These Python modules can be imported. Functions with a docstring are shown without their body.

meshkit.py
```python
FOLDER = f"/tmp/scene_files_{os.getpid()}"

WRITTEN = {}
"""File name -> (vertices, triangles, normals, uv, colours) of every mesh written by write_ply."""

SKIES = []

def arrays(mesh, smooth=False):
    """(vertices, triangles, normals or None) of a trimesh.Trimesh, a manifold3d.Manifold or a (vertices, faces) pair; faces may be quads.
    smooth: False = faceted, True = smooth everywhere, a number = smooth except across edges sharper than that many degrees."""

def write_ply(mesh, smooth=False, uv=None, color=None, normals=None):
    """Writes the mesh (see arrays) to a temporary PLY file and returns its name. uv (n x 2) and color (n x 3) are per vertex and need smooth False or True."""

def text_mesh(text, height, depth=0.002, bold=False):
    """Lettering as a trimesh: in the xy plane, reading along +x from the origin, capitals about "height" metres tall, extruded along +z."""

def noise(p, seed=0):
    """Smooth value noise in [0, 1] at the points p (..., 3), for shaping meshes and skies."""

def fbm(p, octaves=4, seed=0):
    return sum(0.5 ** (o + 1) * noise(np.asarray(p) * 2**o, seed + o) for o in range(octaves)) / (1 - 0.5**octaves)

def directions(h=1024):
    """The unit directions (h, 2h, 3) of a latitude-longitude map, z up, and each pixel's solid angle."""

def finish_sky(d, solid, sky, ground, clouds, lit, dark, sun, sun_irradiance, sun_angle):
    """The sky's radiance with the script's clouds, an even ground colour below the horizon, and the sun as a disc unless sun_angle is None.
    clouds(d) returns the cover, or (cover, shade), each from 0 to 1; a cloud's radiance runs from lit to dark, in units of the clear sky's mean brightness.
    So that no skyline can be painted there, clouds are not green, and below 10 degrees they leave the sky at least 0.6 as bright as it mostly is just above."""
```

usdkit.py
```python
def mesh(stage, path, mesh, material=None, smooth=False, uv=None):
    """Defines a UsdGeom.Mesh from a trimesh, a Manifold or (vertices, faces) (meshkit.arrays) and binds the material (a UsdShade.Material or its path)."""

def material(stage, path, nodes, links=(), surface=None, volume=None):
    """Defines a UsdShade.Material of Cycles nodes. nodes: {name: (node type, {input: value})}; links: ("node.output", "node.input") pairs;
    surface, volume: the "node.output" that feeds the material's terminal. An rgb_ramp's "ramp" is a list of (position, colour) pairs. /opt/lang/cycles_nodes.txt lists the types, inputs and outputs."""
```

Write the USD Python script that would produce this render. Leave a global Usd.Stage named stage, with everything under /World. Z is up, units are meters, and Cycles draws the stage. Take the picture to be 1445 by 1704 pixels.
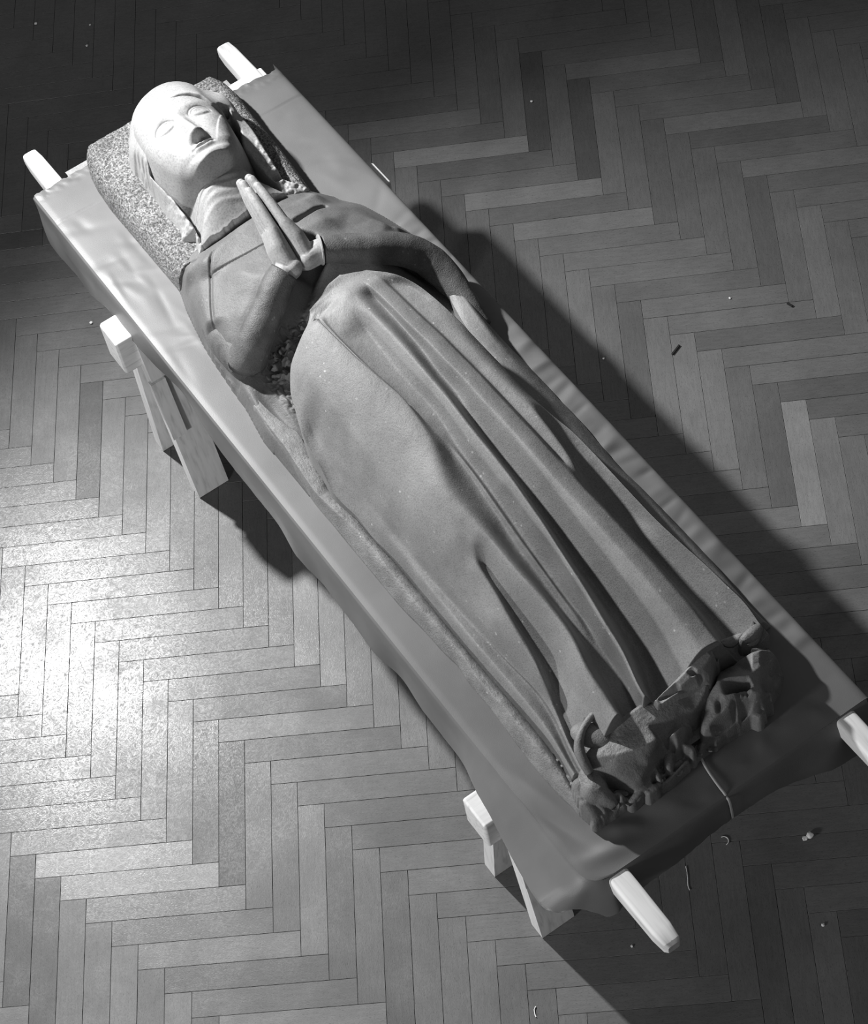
import math, random
import numpy as np, trimesh, manifold3d, usdkit
from meshkit import noise, fbm
from pxr import Gf, Sdf, Usd, UsdGeom, UsdLux, UsdShade
from scipy.interpolate import LinearNDInterpolator, PchipInterpolator
from scipy.ndimage import gaussian_filter, gaussian_filter1d

stage = Usd.Stage.CreateInMemory()
UsdGeom.SetStageUpAxis(stage, 'Z'); UsdGeom.SetStageMetersPerUnit(stage, 1.0)
UsdGeom.Xform.Define(stage, '/World')

# ------------------------------------------------------------------ camera
CAM_POS = (1.09814, -1.86654, 3.68811)
CAM_R = [[0.9918523, -0.0502891, -0.1170473], [-0.1064316, -0.8320381, -0.5444124], [-0.0700098, 0.5524342, -0.8306113]]
FOCAL_PX = 3917.841                       # for a picture 1445 pixels wide
cam = UsdGeom.Camera.Define(stage, '/World/camera')
cam.CreateHorizontalApertureAttr(36.0); cam.CreateVerticalApertureAttr(36.0 * 1704 / 1445)
cam.CreateFocalLengthAttr(FOCAL_PX / 1445 * 36.0)
cam.CreateClippingRangeAttr((0.1, 100.0))
r, dn, fw = CAM_R
cam.AddTransformOp().Set(Gf.Matrix4d(*r, 0, -dn[0], -dn[1], -dn[2], 0, -fw[0], -fw[1], -fw[2], 0, *CAM_POS, 1))
cam.CreateExposureAttr(0.0)

# ------------------------------------------------------------------ light: one low studio lamp at the head end, dim room
LAMP = np.array([-0.42, 1.46, 1.86])
LAMP_AIM = np.array([1.25, -0.45, 0.30])
lamp = UsdLux.SphereLight.Define(stage, '/World/studio_lamp')
lamp.CreateRadiusAttr(0.04); lamp.CreateIntensityAttr(LAMP_I := 5900.0); lamp.CreateColorAttr(Gf.Vec3f(1, 1, 1))
sh_api = UsdLux.ShapingAPI.Apply(lamp.GetPrim())
sh_api.CreateShapingConeAngleAttr(50.0); sh_api.CreateShapingConeSoftnessAttr(0.85)
zz = (LAMP - LAMP_AIM) / np.linalg.norm(LAMP - LAMP_AIM); xx = np.cross([0, 0, 1], zz); xx /= np.linalg.norm(xx); yy = np.cross(zz, xx)
lamp.AddTransformOp().Set(Gf.Matrix4d(*xx.tolist(), 0, *yy.tolist(), 0, *zz.tolist(), 0, *LAMP.tolist(), 1))
fill = UsdLux.SphereLight.Define(stage, '/World/fill_lamp')            # a weaker second lamp, low on the left
fill.CreateRadiusAttr(0.15); fill.CreateIntensityAttr(120.0); fill.AddTranslateOp().Set(Gf.Vec3d(-0.83, -1.62, 0.95))
dome = UsdLux.DomeLight.Define(stage, '/World/room_glow')
dome.CreateIntensityAttr(0.04); dome.CreateColorAttr(Gf.Vec3f(1, 1, 1))

# ------------------------------------------------------------------ helpers
U = np.array([0.52005104, -0.85413519, 0.0]); V = np.array([0.85413519, 0.52005104, 0.0])
ORIGIN = np.array([0.5561137, 0.3386021, 0.5])        # bier frame: u head to foot, v left to right, w up from the cloth
YAW = math.degrees(math.atan2(U[1], U[0]))
TAKEN = {}
def numbered(path):
    n = TAKEN.get(path, -1) + 1; TAKEN[path] = n
    return path if n == 0 else f'{path}_{n:03d}'
def tag(p, label=None, cat=None, group=None, kind=None):
    p = p.GetPrim() if hasattr(p, 'GetPrim') else p
    for k, v in (('label', label), ('category', cat), ('group', group), ('kind', kind)):
        if v: p.SetCustomDataByKey(k, v)
    return p
BASE = {}
def thing(name, label, cat, at, group=None, kind=None):
    """an Xform at the point at=(u, v, w) of the bier frame, turned with it; children are given in bier coordinates"""
    path = numbered('/World/' + name); x = UsdGeom.Xform.Define(stage, path)
    at = np.array(at, float)
    x.AddTranslateOp().Set(Gf.Vec3d(*(ORIGIN + U * at[0] + V * at[1] + np.array([0, 0, at[2]])).tolist())); x.AddRotateZOp().Set(YAW)
    tag(x, label, cat, group, kind); BASE[path] = at
    return path
def part(parent, name, mesh, mat, smooth=30, label=None, kind=None):
    if hasattr(mesh, 'to_mesh'):
        m = mesh.to_mesh(); mesh = trimesh.Trimesh(np.array(m.vert_properties[:, :3]), np.array(m.tri_verts), process=False)
    if isinstance(mesh, tuple): mesh = trimesh.Trimesh(np.asarray(mesh[0], float), np.asarray(mesh[1]), process=False)
    mesh = mesh.copy(); root = '/'.join(parent.split('/')[:3])
    mesh.apply_translation(-BASE[root])
    path = numbered(f'{parent}/{name}')
    usdkit.mesh(stage, path, mesh, MAT[mat], smooth=smooth)
    tag(stage.GetPrimAtPath(path), label=label, kind=kind)
    return path

# ------------------------------------------------------------------ materials (a black and white photograph: greys only)
MAT = {}
def mat(name, nodes, links):
    MAT[name] = usdkit.material(stage, '/World/Looks/' + name, nodes, links, surface='p.BSDF')
def grey(x): return (x, x, x)
UsdGeom.Scope.Define(stage, '/World/Looks')
def stone(name, lo, hi, rough=0.6, bump=0.25, speck=0.0, scale=14, fine=420):
    """worn stone: broad mottling, fine pits, pale chips"""
    nodes = {'c': ('texture_coordinate', {}),
        'n1': ('noise_texture', {'scale': scale, 'detail': 6.0, 'roughness': 0.6}), 'n2': ('noise_texture', {'scale': fine, 'detail': 3.0, 'roughness': 0.6}),
        'r1': ('rgb_ramp', {'ramp': [(0.3, grey(lo)), (0.7, grey(hi))]}), 'r2': ('rgb_ramp', {'ramp': [(0.3, grey(0.72)), (0.5, grey(1.0)), (0.8, grey(1.12))]}),
        'mx': ('mix', {'mix_type': 'multiply', 'fac': 1.0}),
        'vo': ('voronoi_texture', {'scale': 70.0, 'randomness': 1.0}), 'nv': ('noise_texture', {'scale': 22.0, 'detail': 3.0}),
        'rs': ('rgb_ramp', {'ramp': [(0.0, grey(1)), (0.10, grey(1)), (0.17, grey(0))]}), 'rn': ('rgb_ramp', {'ramp': [(0.52, grey(0)), (0.64, grey(1))]}),
        'sm': ('math', {'math_type': 'multiply'}), 'sk': ('math', {'math_type': 'multiply', 'value2': speck}),
        'cs': ('mix', {'mix_type': 'mix', 'color2': grey(min(1, hi * 2.1))}),
        'b': ('bump', {'strength': bump, 'distance': 0.0022}), 'p': ('principled_bsdf', {'roughness': rough, 'specular_ior_level': 0.35})}
    links = [('c.object', k + '.vector') for k in ('n1', 'n2', 'vo', 'nv')] + [('n1.fac', 'r1.fac'), ('n2.fac', 'r2.fac'), ('r1.color', 'mx.color1'), ('r2.color', 'mx.color2'),
        ('vo.distance', 'rs.fac'), ('nv.fac', 'rn.fac'), ('rs.color', 'sm.value1'), ('rn.color', 'sm.value2'), ('sm.value', 'sk.value1'), ('sk.value', 'cs.fac'),
        ('mx.color', 'cs.color1'), ('cs.color', 'p.base_color'), ('n2.fac', 'b.height'), ('b.normal', 'p.normal')]
    mat(name, nodes, links)
stone('gown_stone', 0.175, 0.25, rough=0.55, speck=0.6)
stone('bodice_stone_dimmed', 0.105, 0.15, rough=0.55, speck=0.4)  # gown stone in a darker colour, offsetting the stronger lamp light at the chest
stone('sleeve_stone', 0.07, 0.14, rough=0.5, bump=0.5, speck=0.5, scale=24)
stone('mantle_stone', 0.15, 0.25, rough=0.6, bump=0.5, speck=0.6, scale=30)
stone('marble', 0.30, 0.365, rough=0.5, bump=0.12, scale=20, fine=300)
stone('worn_marble', 0.5, 0.8, rough=0.6, bump=0.6, scale=40, fine=250)
stone('rubble', 0.06, 0.16, rough=0.7, bump=0.8, speck=0.4, scale=50)
stone('foot_stone', 0.14, 0.23, rough=0.5, bump=0.4, speck=0.4, scale=26)
mat('pillow_stone', {'c': ('texture_coordinate', {}), 'v': ('noise_texture', {'scale': 260.0, 'detail': 2.0, 'roughness': 0.7}), 'n': ('noise_texture', {'scale': 16.0, 'detail': 4.0}),
    'r': ('rgb_ramp', {'ramp': [(0.36, grey(0.07)), (0.5, grey(0.18)), (0.66, grey(0.36))]}), 'rn': ('rgb_ramp', {'ramp': [(0.3, grey(0.75)), (0.7, grey(1.1))]}),
    'm': ('mix', {'mix_type': 'multiply', 'fac': 1.0}), 'b': ('bump', {'strength': 0.9, 'distance': 0.003}), 'p': ('principled_bsdf', {'roughness': 0.8, 'specular_ior_level': 0.2})},
    [('c.object', 'v.vector'), ('c.object', 'n.vector'), ('v.fac', 'r.fac'), ('n.fac', 'rn.fac'), ('r.color', 'm.color1'), ('rn.color', 'm.color2'), ('m.color', 'p.base_color'), ('v.fac', 'b.height'), ('b.normal', 'p.normal')])
mat('cloth', {'c': ('texture_coordinate', {}), 'n': ('noise_texture', {'scale': 9.0, 'detail': 5.0}), 'f': ('noise_texture', {'scale': 700.0, 'detail': 2.0}),
    'r': ('rgb_ramp', {'ramp': [(0.3, grey(0.12)), (0.7, grey(0.16))]}), 'b': ('bump', {'strength': 0.15, 'distance': 0.001}),
    'p': ('principled_bsdf', {'roughness': 0.47, 'specular_ior_level': 0.45})},
    [('c.object', 'n.vector'), ('c.object', 'f.vector'), ('n.fac', 'r.fac'), ('r.color', 'p.base_color'), ('f.fac', 'b.height'), ('b.normal', 'p.normal')])
mat('cloth_edge_lit', {'p': ('principled_bsdf', {'base_color': grey(0.5), 'roughness': 0.5})}, [])  # pale tone stands for light caught by the folded edge of the cloth
mat('pale_scrap', {'p': ('principled_bsdf', {'base_color': grey(0.85), 'roughness': 0.7})}, [])
def pine(name, axis):
    sc = [4.0, 4.0, 4.0]; sc['xyz'.index(axis)] = 0.35
    mat(name, {'c': ('texture_coordinate', {}), 'm': ('mapping', {'scale': tuple(sc)}), 'n': ('noise_texture', {'scale': 30.0, 'detail': 4.0, 'distortion': 0.3}),
        'r': ('rgb_ramp', {'ramp': [(0.32, grey(0.58)), (0.45, grey(0.72)), (0.6, grey(0.78))]}), 'b': ('bump', {'strength': 0.2, 'distance': 0.001}),
        'p': ('principled_bsdf', {'roughness': 0.55, 'specular_ior_level': 0.3})},
        [('c.object', 'm.vector'), ('m.vector', 'n.vector'), ('n.fac', 'r.fac'), ('r.color', 'p.base_color'), ('n.fac', 'b.height'), ('b.normal', 'p.normal')])
pine('pine_u', 'x'); pine('pine_v', 'y'); pine('pine_w', 'z')
mat('joint', {'p': ('principled_bsdf', {'base_color': grey(0.012), 'roughness': 0.9})}, [])
def oak(name, tone):
  mat(name, {'c': ('texture_coordinate', {}), 'o': ('object_info', {}), 'cx': ('combine_xyz', {}), 'ad': ('vector_math', {'math_type': 'add'}), 'g': ('geometry', {}),
    'rm': ('math', {'math_type': 'multiply', 'value2': 37.0}),
    'm': ('mapping', {'scale': (2.0, 14.0, 1.0)}), 'n': ('noise_texture', {'scale': 16.0, 'detail': 6.0, 'roughness': 0.7, 'distortion': 0.8}),
    'm2': ('mapping', {'scale': (14.0, 75.0, 1.0)}), 'n2': ('noise_texture', {'scale': 16.0, 'detail': 2.0, 'distortion': 0.4}),
    'w': ('noise_texture', {'scale': 7.0, 'detail': 5.0, 'roughness': 0.65}), 'sn': ('noise_texture', {'scale': 60.0, 'detail': 6.0, 'roughness': 0.75, 'distortion': 3.5}),
    'r': ('rgb_ramp', {'ramp': [(0.3, grey(0.82)), (0.55, grey(1.0)), (0.75, grey(1.12))]}), 'r2': ('rgb_ramp', {'ramp': [(0.30, grey(0.35)), (0.38, grey(0.9)), (0.42, grey(1.0)), (0.66, grey(1.0)), (0.78, grey(1.3))]}),
    'rt': ('rgb_ramp', {'ramp': [(0.0, grey(0.100 * tone)), (0.2, grey(0.118 * tone)), (0.85, grey(0.140 * tone)), (1.0, grey(0.160 * tone))]}), 'rw': ('rgb_ramp', {'ramp': [(0.3, grey(0.85)), (0.7, grey(1.12))]}),
    'x1': ('mix', {'mix_type': 'multiply', 'fac': 1.0}), 'x2': ('mix', {'mix_type': 'multiply', 'fac': 0.8}), 'x3': ('mix', {'mix_type': 'multiply', 'fac': 1.0}),
    'rr': ('rgb_ramp', {'ramp': [(0.32, grey(0.17)), (0.5, grey(0.25)), (0.68, grey(0.42))]}), 'cw': ('rgb_ramp', {'ramp': [(0.38, grey(0.0)), (0.5, grey(0.28)), (0.60, grey(0.6))]}),
    'b': ('bump', {'strength': 0.22, 'distance': 0.0006}), 'p': ('principled_bsdf', {'roughness': 0.5, 'specular_ior_level': 0.4, 'coat_ior': 1.5})},
    [('o.random', 'rm.value1'), ('rm.value', 'cx.x'), ('rm.value', 'cx.y'), ('c.object', 'ad.vector1'), ('cx.vector', 'ad.vector2'),
     ('ad.vector', 'm.vector'), ('m.vector', 'n.vector'), ('ad.vector', 'm2.vector'), ('m2.vector', 'n2.vector'), ('g.position', 'w.vector'), ('g.position', 'sn.vector'),
     ('n.fac', 'r.fac'), ('n2.fac', 'r2.fac'), ('o.random', 'rt.fac'), ('rt.color', 'x1.color1'), ('r.color', 'x1.color2'), ('x1.color', 'x2.color1'), ('r2.color', 'x2.color2'),
     ('w.fac', 'rw.fac'), ('x2.color', 'x3.color1'), ('rw.color', 'x3.color2'), ('x3.color', 'p.base_color'), ('w.fac', 'rr.fac'), ('rr.color', 'p.coat_roughness'), ('sn.fac', 'cw.fac'), ('cw.color', 'p.coat_weight'),
     ('n2.fac', 'b.height'), ('b.normal', 'p.normal'), ('b.normal', 'p.coat_normal')])
for nm, tone in (('oak', 1.0), ('oak_light', 1.42), ('oak_dark', 0.62)): oak(nm, tone)

DATA = {
    'mantL_base': [[-0.1697,0.0581,0.004],[-0.1042,0.0527,0.004],[-0.0415,0.0535,0.004],[0.0309,0.0475,0.004],[0.0875,0.0434,0.004],[0.1319,0.0444,0.004],[0.1734,0.0443,0.004],[0.246,0.0447,0.004],[0.3252,0.0453,0.004],[0.3891,0.0504,0.004],[0.4659,0.0553,0.004],[0.468,0.0573,0.004],[0.5153,0.0531,0.004],[0.5715,0.054,0.004],[0.6292,0.051,0.004],[0.6945,0.0488,0.004],[0.7534,0.0509,0.004],[0.7871,0.0553,0.004],[0.813,0.0555,0.004],[0.8351,0.0565,0.004]],
    'mantL_ridge': [[-0.1584,0.0655,0.035],[-0.1108,0.0612,0.0365],[-0.0637,0.057,0.0379],[-0.0058,0.0507,0.0398],[0.0362,0.0485,0.0388],[0.0688,0.0472,0.0377],[0.0991,0.0471,0.0367],[0.1335,0.0564,0.0354],[0.164,0.0608,0.0346],[0.206,0.0647,0.0337],[0.2243,0.064,0.0333],[0.2893,0.0641,0.032],[0.3476,0.0634,0.032],[0.4112,0.0633,0.032],[0.4721,0.0689,0.0313],[0.5366,0.0604,0.0302],[0.5828,0.0657,0.0313],[0.6359,0.0658,0.0333],[0.6816,0.0682,0.0348],[0.7268,0.0698,0.0291],[0.7627,0.066,0.0246],[0.7979,0.0587,0.02]],
    'mantL_inner': [[-0.1494,0.0724,0.035],[-0.1004,0.0767,0.034],[-0.055,0.0854,0.033],[-0.0442,0.0909,0.0327],[-0.0065,0.0866,0.0316],[0.039,0.084,0.0276],[0.0669,0.0779,0.0251],[0.0902,0.0699,0.0229],[0.1052,0.0794,0.0212],[0.151,0.0856,0.0179],[0.2016,0.0808,0.0149],[0.2769,0.0837,0.0116],[0.3558,0.0835,0.0104],[0.4305,0.0829,0.01],[0.4495,0.0827,0.01],[0.4868,0.082,0.01],[0.5177,0.083,0.01],[0.5858,0.0847,0.01],[0.6543,0.0852,0.01],[0.7181,0.0813,0.01],[0.7601,0.0744,0.01],[0.7974,0.066,0.01]],
    'gL': [[-0.1471,0.2719,0.1998],[-0.1453,0.2556,0.1983],[-0.1338,0.228,0.1955],[-0.1277,0.2052,0.187],[-0.1163,0.1916,0.1795],[-0.099,0.1569,0.1587],[-0.092,0.1354,0.1468],[-0.0706,0.1157,0.1345],[-0.0452,0.0988,0.1242],[-0.0246,0.0918,0.1179],[0.0119,0.0786,0.1065],[0.0371,0.0732,0.0932],[0.074,0.0713,0.0795],[0.0948,0.0678,0.0672],[0.1154,0.0649,0.0575],[0.1385,0.0678,0.0503],[0.1781,0.0748,0.0379],[0.2137,0.075,0.0281],[0.2845,0.0796,0.0178],[0.3623,0.0798,0.015],[0.4369,0.0791,0.015],[0.4913,0.0796,0.015],[0.5224,0.0799,0.012],[0.5903,0.0818,0.012],[0.6587,0.0823,0.012],[0.7207,0.0796,0.012],[0.765,0.071,0.012]],
    'g_R1': [[-0.0151,0.0947,0.108],[0.0496,0.0894,0.0925],[0.1191,0.0878,0.0767],[0.1722,0.093,0.069],[0.2113,0.0875,0.065],[0.2836,0.0892,0.0599],[0.3594,0.0878,0.0564],[0.4316,0.0903,0.0539],[0.4707,0.0879,0.0528],[0.5153,0.091,0.0517],[0.5443,0.0904,0.0512],[0.6136,0.0927,0.0495],[0.682,0.0919,0.044],[0.7381,0.0829,0.0352],[0.7636,0.079,0.03]],
    'g_C4v': [[0.0618,0.0937,0.1042],[0.1282,0.0963,0.0885],[0.1812,0.0987,0.0797],[0.2373,0.0958,0.0721],[0.2585,0.1036,0.0696],[0.2847,0.0969,0.0667],[0.3359,0.0998,0.0611],[0.3749,0.1013,0.0572],[0.4317,0.1045,0.0526],[0.46,0.107,0.0507],[0.4864,0.1087,0.0489],[0.5392,0.1113,0.0454],[0.6065,0.118,0.0404],[0.6394,0.1175,0.0373],[0.6707,0.1086,0.0337],[0.7026,0.1014,0.0297],[0.7416,0.0887,0.0234]],
    'g_C4': [[0.0668,0.1009,0.1068],[0.1363,0.1022,0.0958],[0.1915,0.1036,0.0908],[0.2487,0.1001,0.0854],[0.2702,0.1077,0.0835],[0.2967,0.1008,0.0813],[0.3486,0.1033,0.0774],[0.3881,0.1044,0.0748],[0.4452,0.1073,0.0713],[0.4735,0.1097,0.0697],[0.4997,0.1113,0.068],[0.5521,0.1139,0.0642],[0.6183,0.1208,0.0581],[0.6507,0.1205,0.0542],[0.6814,0.1118,0.0499],[0.7126,0.1049,0.0448],[0.7508,0.0926,0.0371]],
    'g_C5': [[0.3593,0.1537,0.1558],[0.4101,0.1498,0.1436],[0.4635,0.1483,0.1295],[0.5168,0.1395,0.1161],[0.5312,0.137,0.1129],[0.5683,0.1343,0.1049],[0.581,0.133,0.1022],[0.6218,0.1237,0.0931],[0.6514,0.1156,0.0864]],
    'g_C5v': [[0.3888,0.1648,0.1454],[0.4613,0.1531,0.1179],[0.4892,0.1543,0.1061],[0.5153,0.1525,0.0966],[0.5497,0.1512,0.0851],[0.586,0.1521,0.073],[0.634,0.1392,0.0542],[0.6792,0.1164,0.0353],[0.7264,0.104,0.0202]],
    'g_C6': [[-0.114,0.2047,0.2044],[-0.0424,0.2047,0.2034],[0.0117,0.2081,0.2028],[0.073,0.2155,0.2003],[0.1329,0.223,0.1972],[0.1631,0.2147,0.1954],[0.216,0.2106,0.192],[0.3124,0.177,0.185],[0.3417,0.181,0.1825],[0.3624,0.1818,0.1806],[0.3832,0.1822,0.1786],[0.4232,0.1819,0.1748],[0.4656,0.1818,0.1707],[0.5044,0.1816,0.1665],[0.5253,0.1881,0.1638],[0.5744,0.1867,0.1568],[0.624,0.187,0.1495],[0.6504,0.179,0.1457],[0.6825,0.1665,0.1404],[0.7152,0.1739,0.1334],[0.736,0.1718,0.1276],[0.7554,0.1615,0.1215]],
    'g_C7': [[-0.106,0.1962,0.1994],[-0.0439,0.1995,0.1963],[0.0119,0.2039,0.1931],[0.074,0.2127,0.187],[0.1295,0.2227,0.1803],[0.1696,0.2254,0.1746],[0.1826,0.2314,0.1727],[0.2207,0.2326,0.1667],[0.274,0.233,0.1576],[0.3226,0.2315,0.149],[0.3424,0.2192,0.1455],[0.3735,0.2305,0.1399],[0.4019,0.2165,0.1346],[0.4537,0.2189,0.1245],[0.5042,0.217,0.1141],[0.5499,0.2161,0.1046],[0.5968,0.214,0.0947],[0.6312,0.2117,0.0873],[0.673,0.2036,0.0781],[0.7071,0.1987,0.0704],[0.7291,0.1867,0.0653]],
    'g_C8': [[0.2167,0.2336,0.1715],[0.2736,0.234,0.1631],[0.2902,0.2312,0.1606],[0.3226,0.2323,0.1554],[0.3457,0.2318,0.1515],[0.4043,0.2274,0.1412],[0.4522,0.2278,0.1319],[0.5,0.2255,0.122],[0.5386,0.2251,0.1137],[0.5868,0.2219,0.1029],[0.6222,0.2212,0.0953]],
    'g_C9': [[-0.0743,0.2478,0.192],[0.0015,0.2461,0.1869],[0.0759,0.2439,0.1789],[0.1557,0.2532,0.1689],[0.2191,0.2449,0.1606],[0.278,0.2392,0.153],[0.2976,0.2439,0.1503],[0.3315,0.2391,0.1453],[0.365,0.2384,0.14],[0.4162,0.2344,0.131],[0.4787,0.2311,0.1185],[0.5176,0.2306,0.1102],[0.5619,0.2282,0.1005],[0.5812,0.2422,0.0962],[0.6185,0.2233,0.0879],[0.6684,0.2303,0.0768],[0.7028,0.2252,0.0694],[0.7317,0.1985,0.0635]],
    'g_C10': [[0.3338,0.2635,0.1672],[0.4034,0.2509,0.1564],[0.4546,0.2512,0.1476],[0.494,0.2504,0.1402],[0.5467,0.2417,0.1293],[0.5719,0.2394,0.1239],[0.5855,0.2384,0.121],[0.6205,0.2332,0.1137],[0.6476,0.2313,0.1079],[0.6682,0.2299,0.1037],[0.7204,0.2182,0.095]],
    'g_R4': [[-0.1343,0.2624,0.2068],[-0.0801,0.2691,0.2083],[-0.0223,0.2703,0.2089],[0.0319,0.2732,0.2086],[0.0935,0.2726,0.2063],[0.1231,0.2716,0.2049],[0.1823,0.2716,0.2012],[0.2299,0.2694,0.1979],[0.2433,0.2688,0.1968],[0.297,0.2689,0.1923],[0.3454,0.2675,0.1873],[0.4039,0.263,0.1805],[0.4492,0.2601,0.1749],[0.5024,0.2515,0.1677],[0.5508,0.2483,0.1606],[0.5964,0.2422,0.1536],[0.624,0.2356,0.1493],[0.651,0.236,0.145],[0.6754,0.2292,0.1408],[0.7125,0.2217,0.1332],[0.736,0.213,0.127],[0.7551,0.2051,0.1215]],
    'g_C12': [[-0.1018,0.2954,0.1922],[-0.0476,0.3009,0.1883],[0.0235,0.3017,0.1828],[0.0794,0.3021,0.1765],[0.0951,0.2928,0.1746],[0.1373,0.303,0.1694],[0.1835,0.2939,0.1632],[0.2546,0.2891,0.1535],[0.3104,0.2875,0.1455],[0.3723,0.2882,0.1364],[0.3949,0.2832,0.1329],[0.4391,0.284,0.125],[0.4864,0.2798,0.1158],[0.5298,0.2782,0.1067],[0.5754,0.2772,0.0966],[0.6165,0.2743,0.0872],[0.6532,0.2723,0.0786],[0.6863,0.2658,0.0705],[0.7143,0.256,0.0632],[0.7329,0.2394,0.058]],
    'g_C13l': [[-0.1028,0.2966,0.204],[-0.0451,0.3026,0.2032],[0.0221,0.3064,0.2013],[0.0677,0.3136,0.1995],[0.0855,0.3118,0.1987],[0.1374,0.3164,0.1962],[0.2139,0.3184,0.1923],[0.2687,0.3205,0.1896],[0.3336,0.3219,0.1861],[0.4131,0.3223,0.1811],[0.4331,0.323,0.1798],[0.4901,0.3258,0.1758],[0.5393,0.3268,0.1717],[0.5831,0.3289,0.1677],[0.6449,0.3287,0.1612],[0.6886,0.33,0.1556],[0.7034,0.3299,0.1535],[0.7332,0.3279,0.1483],[0.7466,0.3265,0.1457]],
    'g_C13': [[-0.106,0.3215,0.1982],[-0.0492,0.3279,0.196],[0.0175,0.3319,0.1932],[0.0631,0.3391,0.1909],[0.0808,0.3373,0.19],[0.1328,0.3419,0.1874],[0.2097,0.3436,0.1835],[0.2647,0.3455,0.1808],[0.3298,0.3467,0.1773],[0.4098,0.347,0.1724],[0.4299,0.3476,0.1713],[0.4875,0.35,0.1678],[0.5371,0.3506,0.1643],[0.5813,0.3525,0.1606],[0.6437,0.3518,0.1551],[0.688,0.3527,0.1505],[0.7031,0.3525,0.1486],[0.7331,0.3503,0.1439],[0.7466,0.3488,0.1415]],
    'g_C13v': [[-0.1117,0.3298,0.1893],[-0.0573,0.3374,0.1836],[0.0072,0.3425,0.1773],[0.0515,0.3504,0.1728],[0.0688,0.3489,0.1711],[0.1195,0.3543,0.166],[0.1945,0.3573,0.1585],[0.2487,0.3599,0.1537],[0.3129,0.3619,0.1477],[0.3913,0.3634,0.1388]],
    'g_C14': [[-0.096,0.3529,0.1878],[-0.0449,0.3627,0.1835],[0.0235,0.3648,0.1769],[0.0758,0.367,0.1721],[0.1442,0.3704,0.1664],[0.2067,0.3748,0.1614],[0.243,0.3804,0.1584],[0.3038,0.3776,0.1526],[0.3642,0.3742,0.1446],[0.4172,0.3635,0.1359],[0.4519,0.3663,0.1287]],
    'g_C15': [[0.2281,0.3891,0.1396],[0.287,0.3945,0.1256],[0.3429,0.3927,0.1066],[0.4138,0.3911,0.081],[0.4611,0.3918,0.0685],[0.5041,0.3957,0.0592],[0.5615,0.4003,0.0494],[0.6177,0.4056,0.0418],[0.6592,0.4085,0.0371],[0.6726,0.4086,0.0357],[0.6928,0.4074,0.0337],[0.7278,0.3965,0.0305]],
    'g_C15b': [[0.466,0.4157,0.0803],[0.5215,0.4197,0.0717],[0.5792,0.4238,0.063],[0.6361,0.4269,0.0551],[0.6655,0.4242,0.0513],[0.6941,0.4303,0.0477],[0.7251,0.4267,0.044]],
    'gR': [[-0.1471,0.2719,0.1998],[-0.1365,0.2947,0.2],[-0.1225,0.3178,0.2],[-0.1041,0.3376,0.1986],[-0.0826,0.3529,0.1973],[-0.05,0.3673,0.1912],[-0.0107,0.3766,0.1827],[0.0252,0.383,0.1735],[0.0744,0.3904,0.1545],[0.1413,0.3985,0.1359],[0.2058,0.4036,0.125],[0.2523,0.4114,0.1171],[0.303,0.4219,0.1083],[0.4407,0.4282,0.0954],[0.4917,0.4309,0.0895],[0.5467,0.4373,0.082],[0.6124,0.4459,0.0755],[0.6526,0.4492,0.072],[0.6917,0.4533,0.0669],[0.7297,0.4503,0.06]],
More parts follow.
